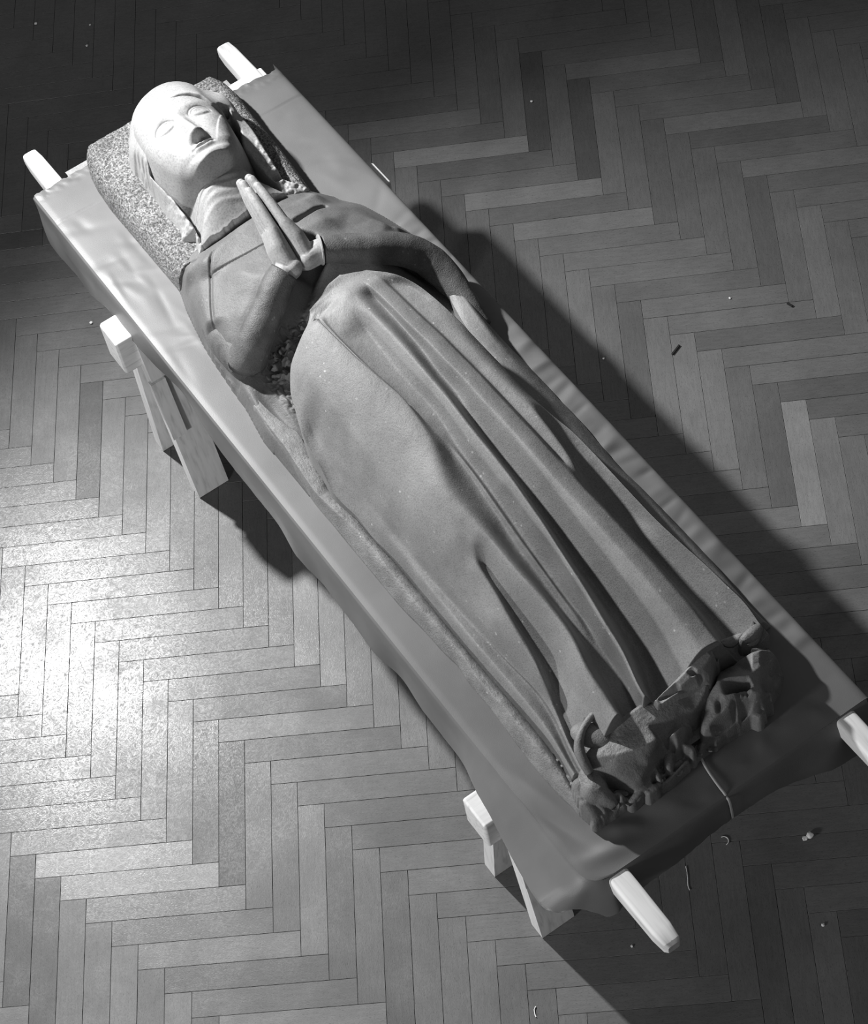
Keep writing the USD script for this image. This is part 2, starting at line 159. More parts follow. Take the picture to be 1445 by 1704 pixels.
    'mantR_in': [[-0.1492,0.4612,0.04],[-0.0926,0.4414,0.0459],[-0.0676,0.4349,0.0485],[0.0091,0.4236,0.0565],[0.0951,0.4228,0.0631],[0.1694,0.4234,0.065],[0.2216,0.4287,0.0645],[0.2772,0.437,0.0623],[0.4192,0.4418,0.0517],[0.4719,0.4439,0.0475],[0.5295,0.4491,0.0435],[0.5967,0.4572,0.0387],[0.6377,0.4603,0.0358],[0.6783,0.4636,0.0328],[0.7181,0.4594,0.03]],
    'mantR_mid': [[-0.1579,0.4724,0.05],[-0.1073,0.4628,0.0519],[-0.0613,0.4572,0.0537],[-0.0021,0.4496,0.0539],[0.0205,0.446,0.0529],[0.0919,0.4465,0.0499],[0.1719,0.4453,0.0485],[0.2376,0.4482,0.047],[0.3923,0.454,0.0427],[0.4518,0.4587,0.04],[0.5138,0.4609,0.0364],[0.5853,0.4659,0.0321],[0.6365,0.4684,0.0297],[0.7045,0.4662,0.0283],[0.7204,0.4657,0.028]],
    'mantR_base': [[-0.2147,0.4981,0.003],[-0.1587,0.4916,0.003],[-0.108,0.4883,0.003],[-0.0491,0.4789,0.003],[0.0057,0.4783,0.003],[0.0674,0.4796,0.003],[0.1609,0.4796,0.003],[0.2108,0.4805,0.003],[0.3388,0.4765,0.003],[0.3883,0.4797,0.003],[0.4568,0.4806,0.003],[0.5634,0.4822,0.003],[0.6736,0.4784,0.003],[0.7056,0.4795,0.003],[0.7334,0.4818,0.003]],
    'g_dome': [[-0.125,0.2026,0.1989],[-0.095,0.1692,0.1894],[-0.065,0.1506,0.1836],[-0.035,0.1412,0.1803],[-0.005,0.1357,0.1776],[0.025,0.1316,0.1737],[0.055,0.1315,0.1691],[0.085,0.1316,0.1643],[0.115,0.1308,0.1589],[0.145,0.1326,0.155],[0.175,0.133,0.151],[0.205,0.1324,0.1472],[0.235,0.1305,0.144],[0.265,0.1263,0.1412],[0.295,0.1216,0.139],[0.325,0.1226,0.1341],[0.355,0.1253,0.1292],[0.385,0.1263,0.1225],[0.415,0.1274,0.114],[0.445,0.1281,0.1079],[0.475,0.1285,0.1026],[0.505,0.1267,0.0974]],
}
PATCH = {
    'crease': [
        [[-0.4107,0.1642,0.1],[-0.3773,0.1354,0.09],[-0.3592,0.1249,0.088],[-0.34,0.1132,0.085],[-0.2953,0.0895,0.08],[-0.2488,0.0726,0.075],[-0.211,0.0632,0.065],[-0.1843,0.0627,0.055]],
        [[-0.3774,0.1359,0.09],[-0.3678,0.1738,0.1],[-0.3597,0.2057,0.11],[-0.3548,0.2384,0.115]],
        [[-0.3659,0.3103,0.11],[-0.3712,0.3352,0.105],[-0.3802,0.3581,0.095],[-0.3839,0.3743,0.085]],
    ],
    'chest': [
        [[-0.4744,0.0991,-0.0],[-0.4497,0.0973,0.0],[-0.4104,0.0856,0.0],[-0.3691,0.0772,0.0],[-0.3193,0.0681,-0.0],[-0.2785,0.0643,0.0],[-0.2348,0.0607,0.0],[-0.1916,0.0572,0.0],[-0.1594,0.0557,0.0],[-0.0821,0.0438,0.0],[0.0204,0.0454,0.0],[0.0878,0.044,0.0],[0.1461,0.042,0.0]],
        [[-0.4749,0.0932,-0.006],[-0.4509,0.0914,-0.006],[-0.4119,0.0798,-0.006],[-0.3702,0.0713,-0.006],[-0.3201,0.0622,-0.006],[-0.279,0.0583,-0.006],[-0.2353,0.0547,-0.006],[-0.192,0.0512,-0.006],[-0.1601,0.0497,-0.006],[-0.0824,0.0378,-0.006],[0.0204,0.0394,-0.006],[0.0877,0.038,-0.006],[0.1459,0.036,-0.006]],
        [[-0.4791,0.0502,-0.006],[-0.4543,0.0485,-0.006],[-0.4151,0.0371,-0.006],[-0.3738,0.0289,-0.006],[-0.324,0.0202,-0.006],[-0.2833,0.0166,-0.006],[-0.2396,0.0134,-0.006],[-0.1965,0.0101,-0.006],[-0.1643,0.0088,-0.006],[-0.087,-0.0026,-0.006],[0.0154,-0.0004,-0.006],[0.0828,-0.0013,-0.006],[0.141,-0.003,-0.006]],
        [[-0.4546,0.1047,0.035],[-0.429,0.1025,0.0363],[-0.3884,0.0904,0.0384],[-0.3456,0.0814,0.0406],[-0.2955,0.0721,0.0416],[-0.2556,0.0684,0.041],[-0.2128,0.0649,0.0403],[-0.1714,0.0618,0.0386],[-0.141,0.0607,0.0365],[-0.0679,0.05,0.0314],[0.028,0.0534,0.0228],[0.0914,0.0532,0.017],[0.1463,0.0523,0.012]],
        [[-0.4738,0.4237,0.0],[-0.4473,0.4316,0.0],[-0.4106,0.4563,0.0],[-0.3611,0.4722,-0.0],[-0.3155,0.4837,0.0],[-0.273,0.4921,0.0],[-0.2167,0.4989,0.0],[-0.1344,0.4935,0.0]],
        [[-0.4783,0.4373,-0.006],[-0.4518,0.4452,-0.006],[-0.415,0.4699,-0.006],[-0.3654,0.4857,-0.006],[-0.3197,0.4972,-0.006],[-0.2771,0.5056,-0.006],[-0.2206,0.5123,-0.006],[-0.1381,0.5068,-0.006]],
        [[-0.4707,0.4795,-0.006],[-0.4441,0.4872,-0.006],[-0.4074,0.5118,-0.006],[-0.3577,0.5275,-0.006],[-0.312,0.5388,-0.006],[-0.2693,0.547,-0.006],[-0.2129,0.5534,-0.006],[-0.1303,0.5475,-0.006]],
        [[-0.4346,0.395,0.05],[-0.4098,0.4033,0.0485],[-0.3759,0.4286,0.0458],[-0.3295,0.4454,0.0428],[-0.2866,0.4578,0.0401],[-0.2465,0.467,0.0377],[-0.194,0.4753,0.0335],[-0.1222,0.475,0.02]],
        [[-0.3985,0.1167,0.072],[-0.3622,0.0999,0.074],[-0.3135,0.077,0.072],[-0.267,0.0612,0.066],[-0.2277,0.0532,0.056],[-0.2012,0.0547,0.044]],
        [[-0.4255,0.1023,0.07],[-0.4215,0.1313,0.085],[-0.4042,0.1355,0.098],[-0.4066,0.1628,0.105],[-0.411,0.1928,0.108],[-0.4138,0.2248,0.108],[-0.4202,0.2481,0.105],[-0.4253,0.3077,0.1],[-0.4226,0.3458,0.085],[-0.4329,0.3684,0.07]],
        [[-0.4548,0.111,0.05],[-0.4418,0.1453,0.07],[-0.4354,0.1822,0.085],[-0.441,0.2365,0.09],[-0.4482,0.3152,0.085],[-0.4532,0.3769,0.06]],
        [[-0.4876,0.1305,0.05],[-0.4846,0.2063,0.06],[-0.4901,0.2855,0.06],[-0.4922,0.3612,0.05]],
        [[-0.5424,0.133,0.03],[-0.5481,0.2125,0.03],[-0.5539,0.2928,0.03]],
        [[-0.3652,0.1474,0.092],[-0.3657,0.173,0.102],[-0.3593,0.2055,0.11],[-0.3543,0.2381,0.115]],
        [[-0.3462,0.1408,0.094],[-0.3354,0.1608,0.11],[-0.3204,0.1747,0.121],[-0.2944,0.18,0.125]],
        [[-0.314,0.1208,0.092],[-0.2944,0.1387,0.103],[-0.2723,0.1594,0.114]],
        [[-0.2825,0.103,0.088],[-0.2732,0.1146,0.094],[-0.2603,0.1268,0.103]],
        [[-0.2481,0.0888,0.078],[-0.2401,0.0989,0.084]],
        [[-0.2157,0.0722,0.062],[-0.2138,0.081,0.066]],
        [[-0.262,0.2221,0.135],[-0.2355,0.17,0.11],[-0.2124,0.126,0.09],[-0.1968,0.0966,0.055]],
        [[-0.2544,0.2427,0.085],[-0.2391,0.2044,0.065],[-0.2131,0.1629,0.05],[-0.1801,0.1306,0.035]],
        [[-0.2726,0.3222,0.05],[-0.2649,0.2817,0.06],[-0.2391,0.2369,0.055],[-0.2,0.189,0.05],[-0.1505,0.141,0.04],[-0.0927,0.1049,0.03],[-0.0346,0.0902,0.02],[0.0569,0.078,0.012],[0.1445,0.0618,0.006]],
        [[-0.1432,0.0822,0.03],[-0.1023,0.0847,0.02],[-0.0683,0.0875,0.02]],
        [[-0.1617,0.0777,0.04],[-0.1045,0.0651,0.035],[-0.0365,0.0575,0.03]],
        [[-0.2556,0.3595,0.04],[-0.2189,0.41,0.035],[-0.1493,0.4381,0.03],[-0.0727,0.4409,0.02]],
        [[-0.2432,0.4034,0.05],[-0.1993,0.4482,0.04],[-0.1309,0.4563,0.025],[-0.0562,0.4609,0.02]],
        [[-0.4252,0.3108,0.098],[-0.4163,0.344,0.092],[-0.4216,0.3716,0.082],[-0.4274,0.384,0.072]],
        [[-0.3978,0.3016,0.112],[-0.3772,0.3145,0.112]],
        [[-0.362,0.3152,0.112],[-0.3665,0.341,0.106],[-0.3717,0.3678,0.092]],
        [[-0.3375,0.3084,0.122],[-0.3332,0.3366,0.122],[-0.3351,0.3637,0.104]],
        [[-0.3204,0.3142,0.12],[-0.3097,0.3406,0.114],[-0.3055,0.3677,0.098]],
        [[-0.3912,0.378,0.08],[-0.3731,0.392,0.0768],[-0.3517,0.4028,0.0724],[-0.3606,0.4024,0.071],[-0.3355,0.4242,0.0639],[-0.309,0.4472,0.0536],[-0.2931,0.4599,0.05]],
        [[-0.2975,0.3213,0.12],[-0.2658,0.3849,0.105],[-0.2317,0.4516,0.085],[-0.1878,0.4742,0.055],[-0.1177,0.4701,0.035]],
        [[-0.258,0.307,0.12],[-0.233,0.3625,0.1],[-0.2028,0.4306,0.075]],
    ],
    'chest_left': [
        [[-0.4744,0.0991,-0.0],[-0.4497,0.0973,0.0],[-0.4104,0.0856,0.0],[-0.3691,0.0772,0.0],[-0.3193,0.0681,-0.0],[-0.2785,0.0643,0.0],[-0.2348,0.0607,0.0],[-0.1916,0.0572,0.0],[-0.1594,0.0557,0.0],[-0.0821,0.0438,0.0],[0.0204,0.0454,0.0],[0.0878,0.044,0.0],[0.1461,0.042,0.0]],
    ],
    'chest_right': [
        [[-0.4738,0.4237,0.0],[-0.4473,0.4316,0.0],[-0.4106,0.4563,0.0],[-0.3611,0.4722,-0.0],[-0.3155,0.4837,0.0],[-0.273,0.4921,0.0],[-0.2167,0.4989,0.0],[-0.1344,0.4935,0.0]],
    ],
    'veil': [
        [[-0.6154,0.1625,0.118],[-0.6416,0.1816,0.14],[-0.6533,0.191,0.15],[-0.6639,0.2008,0.159],[-0.6771,0.2155,0.167],[-0.6827,0.2312,0.176],[-0.6846,0.2505,0.184],[-0.6826,0.2639,0.187],[-0.6803,0.2781,0.189],[-0.6763,0.287,0.189],[-0.6721,0.2956,0.188],[-0.6658,0.3026,0.186],[-0.6604,0.3087,0.183],[-0.6486,0.315,0.176],[-0.6411,0.3183,0.166],[-0.6388,0.3283,0.15],[-0.638,0.3416,0.135]],
        [[-0.6114,0.1589,0.1257],[-0.6376,0.1759,0.1474],[-0.6494,0.1852,0.1571],[-0.6605,0.1952,0.1659],[-0.6738,0.2096,0.1735],[-0.6809,0.2249,0.1811],[-0.6847,0.2442,0.1876],[-0.6855,0.259,0.1891],[-0.6839,0.2743,0.191],[-0.6803,0.2846,0.1908],[-0.6758,0.2943,0.1897],[-0.669,0.302,0.1876],[-0.6619,0.3084,0.1854],[-0.6493,0.3144,0.1792],[-0.6412,0.3189,0.1701],[-0.6374,0.3297,0.155],[-0.6317,0.3415,0.1409]],
        [[-0.6157,0.1576,0.1245],[-0.6421,0.1725,0.1459],[-0.654,0.1816,0.1554],[-0.6656,0.1918,0.164],[-0.6791,0.206,0.1713],[-0.6862,0.2205,0.1789],[-0.6906,0.2392,0.1855],[-0.6926,0.255,0.1871],[-0.6918,0.2714,0.189],[-0.6884,0.2832,0.1889],[-0.6834,0.2941,0.1878],[-0.676,0.3026,0.1857],[-0.6678,0.3095,0.1835],[-0.6551,0.3155,0.1775],[-0.6468,0.3217,0.1685],[-0.6416,0.3332,0.1543],[-0.6312,0.3438,0.1402]],
        [[-0.6222,0.1566,0.1215],[-0.6493,0.1691,0.1419],[-0.6614,0.1781,0.1511],[-0.6738,0.1886,0.1593],[-0.688,0.2026,0.1658],[-0.695,0.2162,0.1736],[-0.7001,0.2342,0.1802],[-0.7035,0.2513,0.182],[-0.7035,0.269,0.184],[-0.7003,0.2825,0.184],[-0.6946,0.2947,0.183],[-0.6865,0.304,0.181],[-0.6769,0.3116,0.1788],[-0.664,0.3176,0.173],[-0.6554,0.3256,0.1646],[-0.6474,0.3377,0.1524],[-0.6314,0.3468,0.1387]],
        [[-0.6307,0.1562,0.1162],[-0.659,0.1664,0.1352],[-0.6717,0.1754,0.1438],[-0.685,0.1864,0.1514],[-0.7006,0.2004,0.1564],[-0.7074,0.213,0.1645],[-0.7131,0.2303,0.1713],[-0.7178,0.2486,0.1734],[-0.7185,0.2677,0.1756],[-0.7154,0.2828,0.1757],[-0.709,0.2964,0.1749],[-0.7001,0.3066,0.173],[-0.6892,0.3148,0.1708],[-0.6758,0.3207,0.1654],[-0.6665,0.3304,0.1579],[-0.6545,0.3426,0.1492],[-0.6327,0.3501,0.136]],
        [[-0.6415,0.1564,0.1086],[-0.6717,0.1647,0.1253],[-0.6852,0.1737,0.1331],[-0.6998,0.1852,0.1398],[-0.7174,0.1994,0.1426],[-0.7238,0.2111,0.1511],[-0.7301,0.2277,0.1583],[-0.736,0.2471,0.1608],[-0.7374,0.2676,0.1632],[-0.7344,0.2844,0.1635],[-0.7272,0.2994,0.1629],[-0.7173,0.3104,0.1612],[-0.7051,0.3193,0.1591],[-0.6911,0.325,0.1543],[-0.6805,0.3362,0.1481],[-0.6629,0.348,0.1445],[-0.6351,0.3538,0.1321]],
        [[-0.6547,0.1574,0.0982],[-0.6876,0.1638,0.112],[-0.7022,0.173,0.1186],[-0.7184,0.1851,0.1241],[-0.7388,0.1998,0.1239],[-0.7447,0.2104,0.1331],[-0.7515,0.2263,0.1406],[-0.7585,0.2469,0.1438],[-0.7605,0.2688,0.1464],[-0.7575,0.2873,0.1471],[-0.7494,0.3037,0.1467],[-0.7386,0.3155,0.1453],[-0.7248,0.3251,0.1433],[-0.71,0.3305,0.1392],[-0.6978,0.3433,0.1349],[-0.673,0.354,0.1381],[-0.6387,0.3581,0.1268]],
        [[-0.6705,0.1591,0.085],[-0.7069,0.1639,0.095],[-0.7231,0.1733,0.1],[-0.7413,0.1862,0.104],[-0.7652,0.2015,0.1],[-0.7705,0.2111,0.11],[-0.7777,0.2263,0.118],[-0.7857,0.2481,0.122],[-0.7883,0.2714,0.125],[-0.7851,0.2917,0.126],[-0.7761,0.3095,0.126],[-0.7641,0.3222,0.125],[-0.7489,0.3324,0.123],[-0.733,0.3375,0.12],[-0.7186,0.3516,0.118],[-0.6847,0.3607,0.13],[-0.6437,0.3628,0.12]],
        [[-0.6125,0.1665,0.088],[-0.6386,0.1856,0.11],[-0.65,0.1948,0.12],[-0.6603,0.2043,0.129],[-0.6728,0.2182,0.137],[-0.6778,0.2322,0.146],[-0.6796,0.2505,0.154],[-0.6777,0.2631,0.157],[-0.6754,0.2768,0.159],[-0.6718,0.2849,0.159],[-0.668,0.2928,0.158],[-0.662,0.2993,0.156],[-0.6575,0.3047,0.153],[-0.6464,0.3105,0.146],[-0.6371,0.3153,0.136],[-0.6338,0.3277,0.12],[-0.633,0.3413,0.105]],
        [[-0.6716,0.1512,0.04],[-0.709,0.1562,0.05],[-0.7274,0.1666,0.055],[-0.7457,0.1796,0.059],[-0.7704,0.1955,0.055],[-0.7777,0.2075,0.065],[-0.7851,0.2233,0.073],[-0.7935,0.2463,0.077],[-0.7963,0.2715,0.08],[-0.7928,0.2941,0.081],[-0.7827,0.314,0.081],[-0.7693,0.3283,0.08],[-0.7525,0.3396,0.078],[-0.7373,0.3443,0.075],[-0.7221,0.3588,0.073],[-0.6858,0.3686,0.085],[-0.6441,0.3708,0.075]],
        [[-0.6722,0.1463,0.02],[-0.7103,0.1514,0.02],[-0.7301,0.1624,0.02],[-0.7485,0.1754,0.02],[-0.7736,0.1917,0.02],[-0.7821,0.2053,0.02],[-0.7897,0.2214,0.02],[-0.7983,0.2452,0.02],[-0.8013,0.2716,0.02],[-0.7975,0.2956,0.02],[-0.7868,0.3168,0.02],[-0.7725,0.3321,0.02],[-0.7547,0.3441,0.02],[-0.7399,0.3485,0.02],[-0.7242,0.3633,0.02],[-0.6866,0.3735,0.02],[-0.6444,0.3758,0.02]],
        [[-0.6154,0.1625,0.118],[-0.5803,0.168,0.108],[-0.5535,0.172,0.1],[-0.5124,0.1718,0.092],[-0.4648,0.1667,0.086],[-0.441,0.1625,0.082]],
        [[-0.6159,0.1654,0.068],[-0.5808,0.171,0.058],[-0.5536,0.175,0.05],[-0.5122,0.1748,0.042],[-0.4644,0.1696,0.036],[-0.4405,0.1655,0.032]],
        [[-0.6165,0.1694,0.03],[-0.5814,0.175,0.03],[-0.5539,0.179,0.03],[-0.512,0.1788,0.03],[-0.4639,0.1736,0.03],[-0.4398,0.1694,0.03]],
        [[-0.6145,0.1566,0.12],[-0.5794,0.1621,0.11],[-0.5532,0.166,0.102],[-0.5128,0.1658,0.094],[-0.4656,0.1607,0.088],[-0.442,0.1566,0.084]],
        [[-0.6426,0.3433,0.13],[-0.6144,0.3424,0.115],[-0.5669,0.3264,0.102],[-0.5204,0.3276,0.092],[-0.474,0.3331,0.084],[-0.4552,0.327,0.08]],
        [[-0.6427,0.3403,0.08],[-0.615,0.3394,0.065],[-0.5673,0.3235,0.052],[-0.5202,0.3246,0.042],[-0.474,0.3301,0.034],[-0.4562,0.3241,0.03]],
        [[-0.6428,0.3363,0.03],[-0.6159,0.3355,0.03],[-0.568,0.3195,0.03],[-0.5199,0.3207,0.03],[-0.474,0.3261,0.03],[-0.4574,0.3203,0.03]],
        [[-0.6424,0.3493,0.132],[-0.6131,0.3482,0.117],[-0.5659,0.3324,0.104],[-0.5208,0.3336,0.094],[-0.4739,0.3391,0.086],[-0.4534,0.3327,0.082]],
        [[-0.6797,0.1619,0.075],[-0.6283,0.1596,0.07],[-0.5919,0.1535,0.068],[-0.5716,0.1524,0.066],[-0.5183,0.1522,0.064],[-0.4951,0.1362,0.06],[-0.4646,0.1083,0.056],[-0.451,0.105,0.05]],
        [[-0.6799,0.1579,0.03],[-0.6286,0.1557,0.03],[-0.5924,0.1496,0.03],[-0.5716,0.1484,0.03],[-0.5191,0.1483,0.03],[-0.4977,0.1331,0.03],[-0.4669,0.1051,0.03],[-0.452,0.1011,0.03]],
        [[-0.647,0.3618,0.118],[-0.6038,0.3664,0.106],[-0.5463,0.3609,0.094],[-0.4878,0.3547,0.084],[-0.4783,0.3601,0.076],[-0.4576,0.3817,0.07],[-0.4466,0.3807,0.064]],
        [[-0.6474,0.3658,0.03],[-0.6038,0.3704,0.03],[-0.5459,0.3648,0.03],[-0.4877,0.3587,0.03],[-0.4809,0.3631,0.03],[-0.4597,0.3851,0.03],[-0.4462,0.3847,0.03]],
        [[-0.4584,0.1529,0.06],[-0.4594,0.1685,0.06]],
        [[-0.4634,0.1087,0.02],[-0.4838,0.1776,0.02]],
        [[-0.4947,0.3438,0.02],[-0.4784,0.3916,0.02]],
        [[-0.66,0.25,0.02],[-0.6,0.25,0.02],[-0.52,0.25,0.02],[-0.44,0.25,0.02]],
        [[-0.63,0.2,0.02],[-0.56,0.21,0.02]],
        [[-0.63,0.3,0.02],[-0.56,0.29,0.02]],
    ],
    'hem': [
        [[0.7472,0.3504,0.136],[0.7583,0.3001,0.127],[0.7612,0.2552,0.117],[0.7614,0.2257,0.108]],
        [[0.7589,0.353,0.132],[0.7702,0.3018,0.123],[0.7732,0.2556,0.113],[0.7734,0.2258,0.104]],
        [[0.7587,0.2275,0.102],[0.7718,0.2665,0.101],[0.7866,0.3144,0.1]],
        [[0.7462,0.3511,0.134],[0.7654,0.3357,0.116],[0.7857,0.315,0.098]],
        [[0.762,0.2947,0.118],[0.7735,0.3045,0.107],[0.7866,0.3144,0.1]],
        [[0.7487,0.3542,0.04],[0.7681,0.3387,0.04],[0.7885,0.3178,0.04]],
    ],
    'hem_bag': [
        [[0.7508,0.1672,0.09],[0.7509,0.2086,0.097],[0.7611,0.2299,0.099],[0.7668,0.2882,0.101],[0.7873,0.3138,0.098]],
        [[0.7753,0.1186,0.081],[0.8078,0.1886,0.09],[0.8105,0.2164,0.09],[0.8065,0.2617,0.092]],
        [[0.7695,0.1564,0.087],[0.7801,0.204,0.091],[0.7842,0.2566,0.093]],
        [[0.752,0.0976,0.072],[0.7623,0.0949,0.064],[0.7852,0.1076,0.061],[0.8154,0.1291,0.057],[0.8283,0.1401,0.052]],
        [[0.8283,0.1401,0.052],[0.8311,0.1503,0.054],[0.8187,0.181,0.06],[0.8054,0.2158,0.064]],
        [[0.8054,0.2158,0.064],[0.8204,0.223,0.057],[0.8169,0.2414,0.059],[0.803,0.2592,0.067],[0.801,0.2767,0.076]],
        [[0.7512,0.0947,0.02],[0.7632,0.092,0.02],[0.7869,0.1051,0.02],[0.8172,0.1267,0.02],[0.8302,0.1379,0.02]],
        [[0.8311,0.1393,0.02],[0.834,0.1509,0.02],[0.8215,0.1821,0.02],[0.8082,0.2168,0.02]],
        [[0.8067,0.2131,0.02],[0.8231,0.2218,0.02],[0.8196,0.2427,0.02],[0.8057,0.2604,0.02],[0.804,0.277,0.02]],
        [[0.7495,0.0879,-0.01],[0.7652,0.0853,-0.01],[0.7906,0.0992,-0.01],[0.8215,0.1211,-0.01],[0.8348,0.1326,-0.01]],
        [[0.8379,0.1374,-0.01],[0.8408,0.1525,-0.01],[0.828,0.1846,-0.01],[0.8148,0.2193,-0.01]],
        [[0.8098,0.2068,-0.01],[0.8295,0.2189,-0.01],[0.8259,0.2457,-0.01],[0.8121,0.2633,-0.01],[0.8109,0.2778,-0.01]],
        [[0.787,0.1202,0.07],[0.8071,0.1383,0.07],[0.8118,0.1589,0.068]],
        [[0.8067,0.2272,0.066],[0.8062,0.2411,0.068]],
        [[0.7408,0.1672,0.085],[0.741,0.2103,0.085],[0.7513,0.2319,0.085],[0.7573,0.2912,0.085],[0.7794,0.32,0.085]],
    ],
    'beast': [
        [[0.7858,0.3238,0.094],[0.7945,0.3452,0.099],[0.8078,0.3674,0.097],[0.8045,0.3961,0.09]],
        [[0.8058,0.3182,0.092],[0.8183,0.3422,0.096],[0.8253,0.3647,0.09]],
        [[0.8082,0.3113,0.064],[0.8109,0.3115,0.064]],
        [[0.8054,0.3026,0.081],[0.8094,0.3108,0.085],[0.8202,0.3158,0.084]],
        [[0.8135,0.2961,0.074],[0.8226,0.3014,0.074],[0.825,0.3108,0.078]],
        [[0.8274,0.3169,0.082],[0.8245,0.2942,0.07],[0.8252,0.2742,0.056]],
        [[0.7858,0.3158,0.088],[0.7913,0.3035,0.082],[0.8027,0.2875,0.068],[0.8166,0.2707,0.055],[0.8259,0.2689,0.048]],
        [[0.8259,0.2689,0.048],[0.8326,0.292,0.056],[0.8338,0.3194,0.066],[0.8315,0.3303,0.069]],
        [[0.783,0.3146,0.02],[0.7887,0.3019,0.02],[0.8003,0.2857,0.02],[0.8148,0.2683,0.02],[0.8253,0.266,0.02]],
        [[0.8288,0.2681,0.022],[0.8356,0.2916,0.022],[0.8368,0.3195,0.022],[0.8345,0.3309,0.022]],
        [[0.8325,0.2961,0.03],[0.8356,0.3279,0.04],[0.8349,0.3466,0.044]],
        [[0.8306,0.2859,0.012],[0.8323,0.3211,0.014],[0.8333,0.3523,0.016]],
        [[0.8094,0.3329,0.06],[0.8116,0.3493,0.056],[0.8169,0.3576,0.058]],
        [[0.8209,0.3311,0.09],[0.8238,0.3446,0.092],[0.8295,0.3513,0.089],[0.8397,0.3725,0.078]],
        [[0.8199,0.3404,0.048],[0.8236,0.3534,0.05]],
        [[0.8249,0.3763,0.082],[0.8162,0.3958,0.07]],
        [[0.7772,0.3996,0.09],[0.7819,0.414,0.09],[0.7881,0.4274,0.084]],
        [[0.7939,0.3977,0.088],[0.8055,0.3998,0.08],[0.8126,0.4032,0.066]],
        [[0.8058,0.4224,0.074],[0.8121,0.4082,0.058]],
        [[0.7845,0.4478,0.02],[0.8031,0.4259,0.018],[0.8093,0.4117,0.02]],
        [[0.8247,0.389,0.03],[0.821,0.4011,0.03]],
        [[0.7546,0.3518,0.05],[0.7578,0.3779,0.05],[0.7639,0.403,0.055]],
    ],
    'feet': [
        [[0.7426,0.4122,0.074,0.009],[0.7422,0.4245,0.076,0.011],[0.7376,0.442,0.07,0.009]],
        [[0.8356,0.356,0.04,0.008],[0.8437,0.3595,0.038,0.008]],
        [[0.8352,0.3731,0.046,0.004],[0.8426,0.3702,0.034,0.004]],
        [[0.8307,0.3757,0.056,0.006],[0.8312,0.3832,0.058,0.007],[0.8352,0.3879,0.052,0.005]],
        [[0.7774,0.0938,0.062,0.018],[0.7957,0.0881,0.064,0.022]],
        [[0.78,0.0743,0.056,0.014],[0.7926,0.0703,0.05,0.012]],
        [[0.8069,0.0908,0.058,0.014],[0.8169,0.0979,0.048,0.011],[0.8232,0.102,0.036,0.007]],
        [[0.8019,0.0689,0.046,0.012],[0.8174,0.0697,0.032,0.01],[0.8302,0.0629,0.016,0.006]],
        [[0.8146,0.0819,0.04,0.006],[0.8251,0.0846,0.026,0.004]],
        [[0.8119,0.076,0.036,0.006],[0.8257,0.0721,0.018,0.004]],
        [[0.8007,0.067,0.036,0.006],[0.8131,0.0641,0.018,0.004]],
        [[0.8198,0.1124,0.04,0.0045],[0.8266,0.1158,0.038,0.0045],[0.8289,0.1116,0.028,0.003]],
        [[0.8085,0.2173,0.04,0.007],[0.8208,0.2061,0.042,0.008],[0.8312,0.1996,0.032,0.006]],
        [[0.8214,0.1804,0.04,0.005],[0.8336,0.1786,0.034,0.005],[0.8403,0.177,0.026,0.004]],
        [[0.8364,0.1259,0.024,0.006],[0.8336,0.1398,0.03,0.007],[0.8278,0.1638,0.036,0.006]],
        [[0.8426,0.1542,0.03,0.007],[0.8413,0.1649,0.032,0.008]],
        [[0.8419,0.1794,0.022,0.004],[0.8415,0.1914,0.024,0.005],[0.8394,0.2067,0.026,0.004],[0.8351,0.2294,0.026,0.005]],
        [[0.8247,0.2383,0.05,0.006],[0.8304,0.2434,0.046,0.006],[0.8354,0.2412,0.036,0.004]],
        [[0.8338,0.2845,0.024,0.005],[0.8279,0.3049,0.028,0.006],[0.8253,0.3227,0.03,0.005]],
    ],
    'foot_edge': [
        [[0.8348,0.0564,0.0],[0.837,0.0663,0.0],[0.8338,0.1264,0.0],[0.8364,0.1748,0.0],[0.8373,0.2326,0.0],[0.8346,0.2872,0.0],[0.8353,0.3342,0.0],[0.836,0.3754,0.0],[0.8199,0.4203,0.0],[0.7942,0.4491,0.0],[0.7691,0.4673,0.0],[0.7335,0.4817,0.0],[0.7028,0.4818,0.0]],
    ],
}
SPOT = {'scrap': (1.3921, -0.1519), 'ring': (1.2473, -0.1455), 'bent': (0.9054, -0.4193), 'thread': (1.1781, -0.2073), 'splinter1': (1.2777, 0.9016), 'splinter2': (1.5097, 0.9802), 'crumbs': [(1.0737, -0.3196), (1.0466, 1.595), (-0.0415, 2.0086), (0.083, 1.9839), (0.0782, 1.9197), (0.1118, 1.1342), (1.3961, 1.0131), (1.3915, -0.3141), (0.9156, -0.255), (1.1369, 0.9007)]}

# ------------------------------------------------------------------ floor: herringbone parquet, every block its own mesh
FLOOR_MAP = np.array([[0.04646244, 5.92e-05, 0.00233513], [-0.00033064, -0.04671396, 0.00387887], [-0.00048114, -7.24e-05, 1.0]])
def lattice(p):
    q = np.c_[np.asarray(p, float), np.ones(len(p))] @ FLOOR_MAP.T
    return q[:, :2] / q[:, 2:]
def pixel(P):
    q = (np.atleast_2d(P) - np.array(CAM_POS)) @ np.array(CAM_R).T
    return q[:, :2] / q[:, 2:] * FOCAL_PX + [722.5, 852.0], q[:, 2]
floor = '/World/floor'; UsdGeom.Xform.Define(stage, floor); tag(stage.GetPrimAtPath(floor), 'dark oak herringbone parquet floor of long narrow blocks', None, None, 'structure')
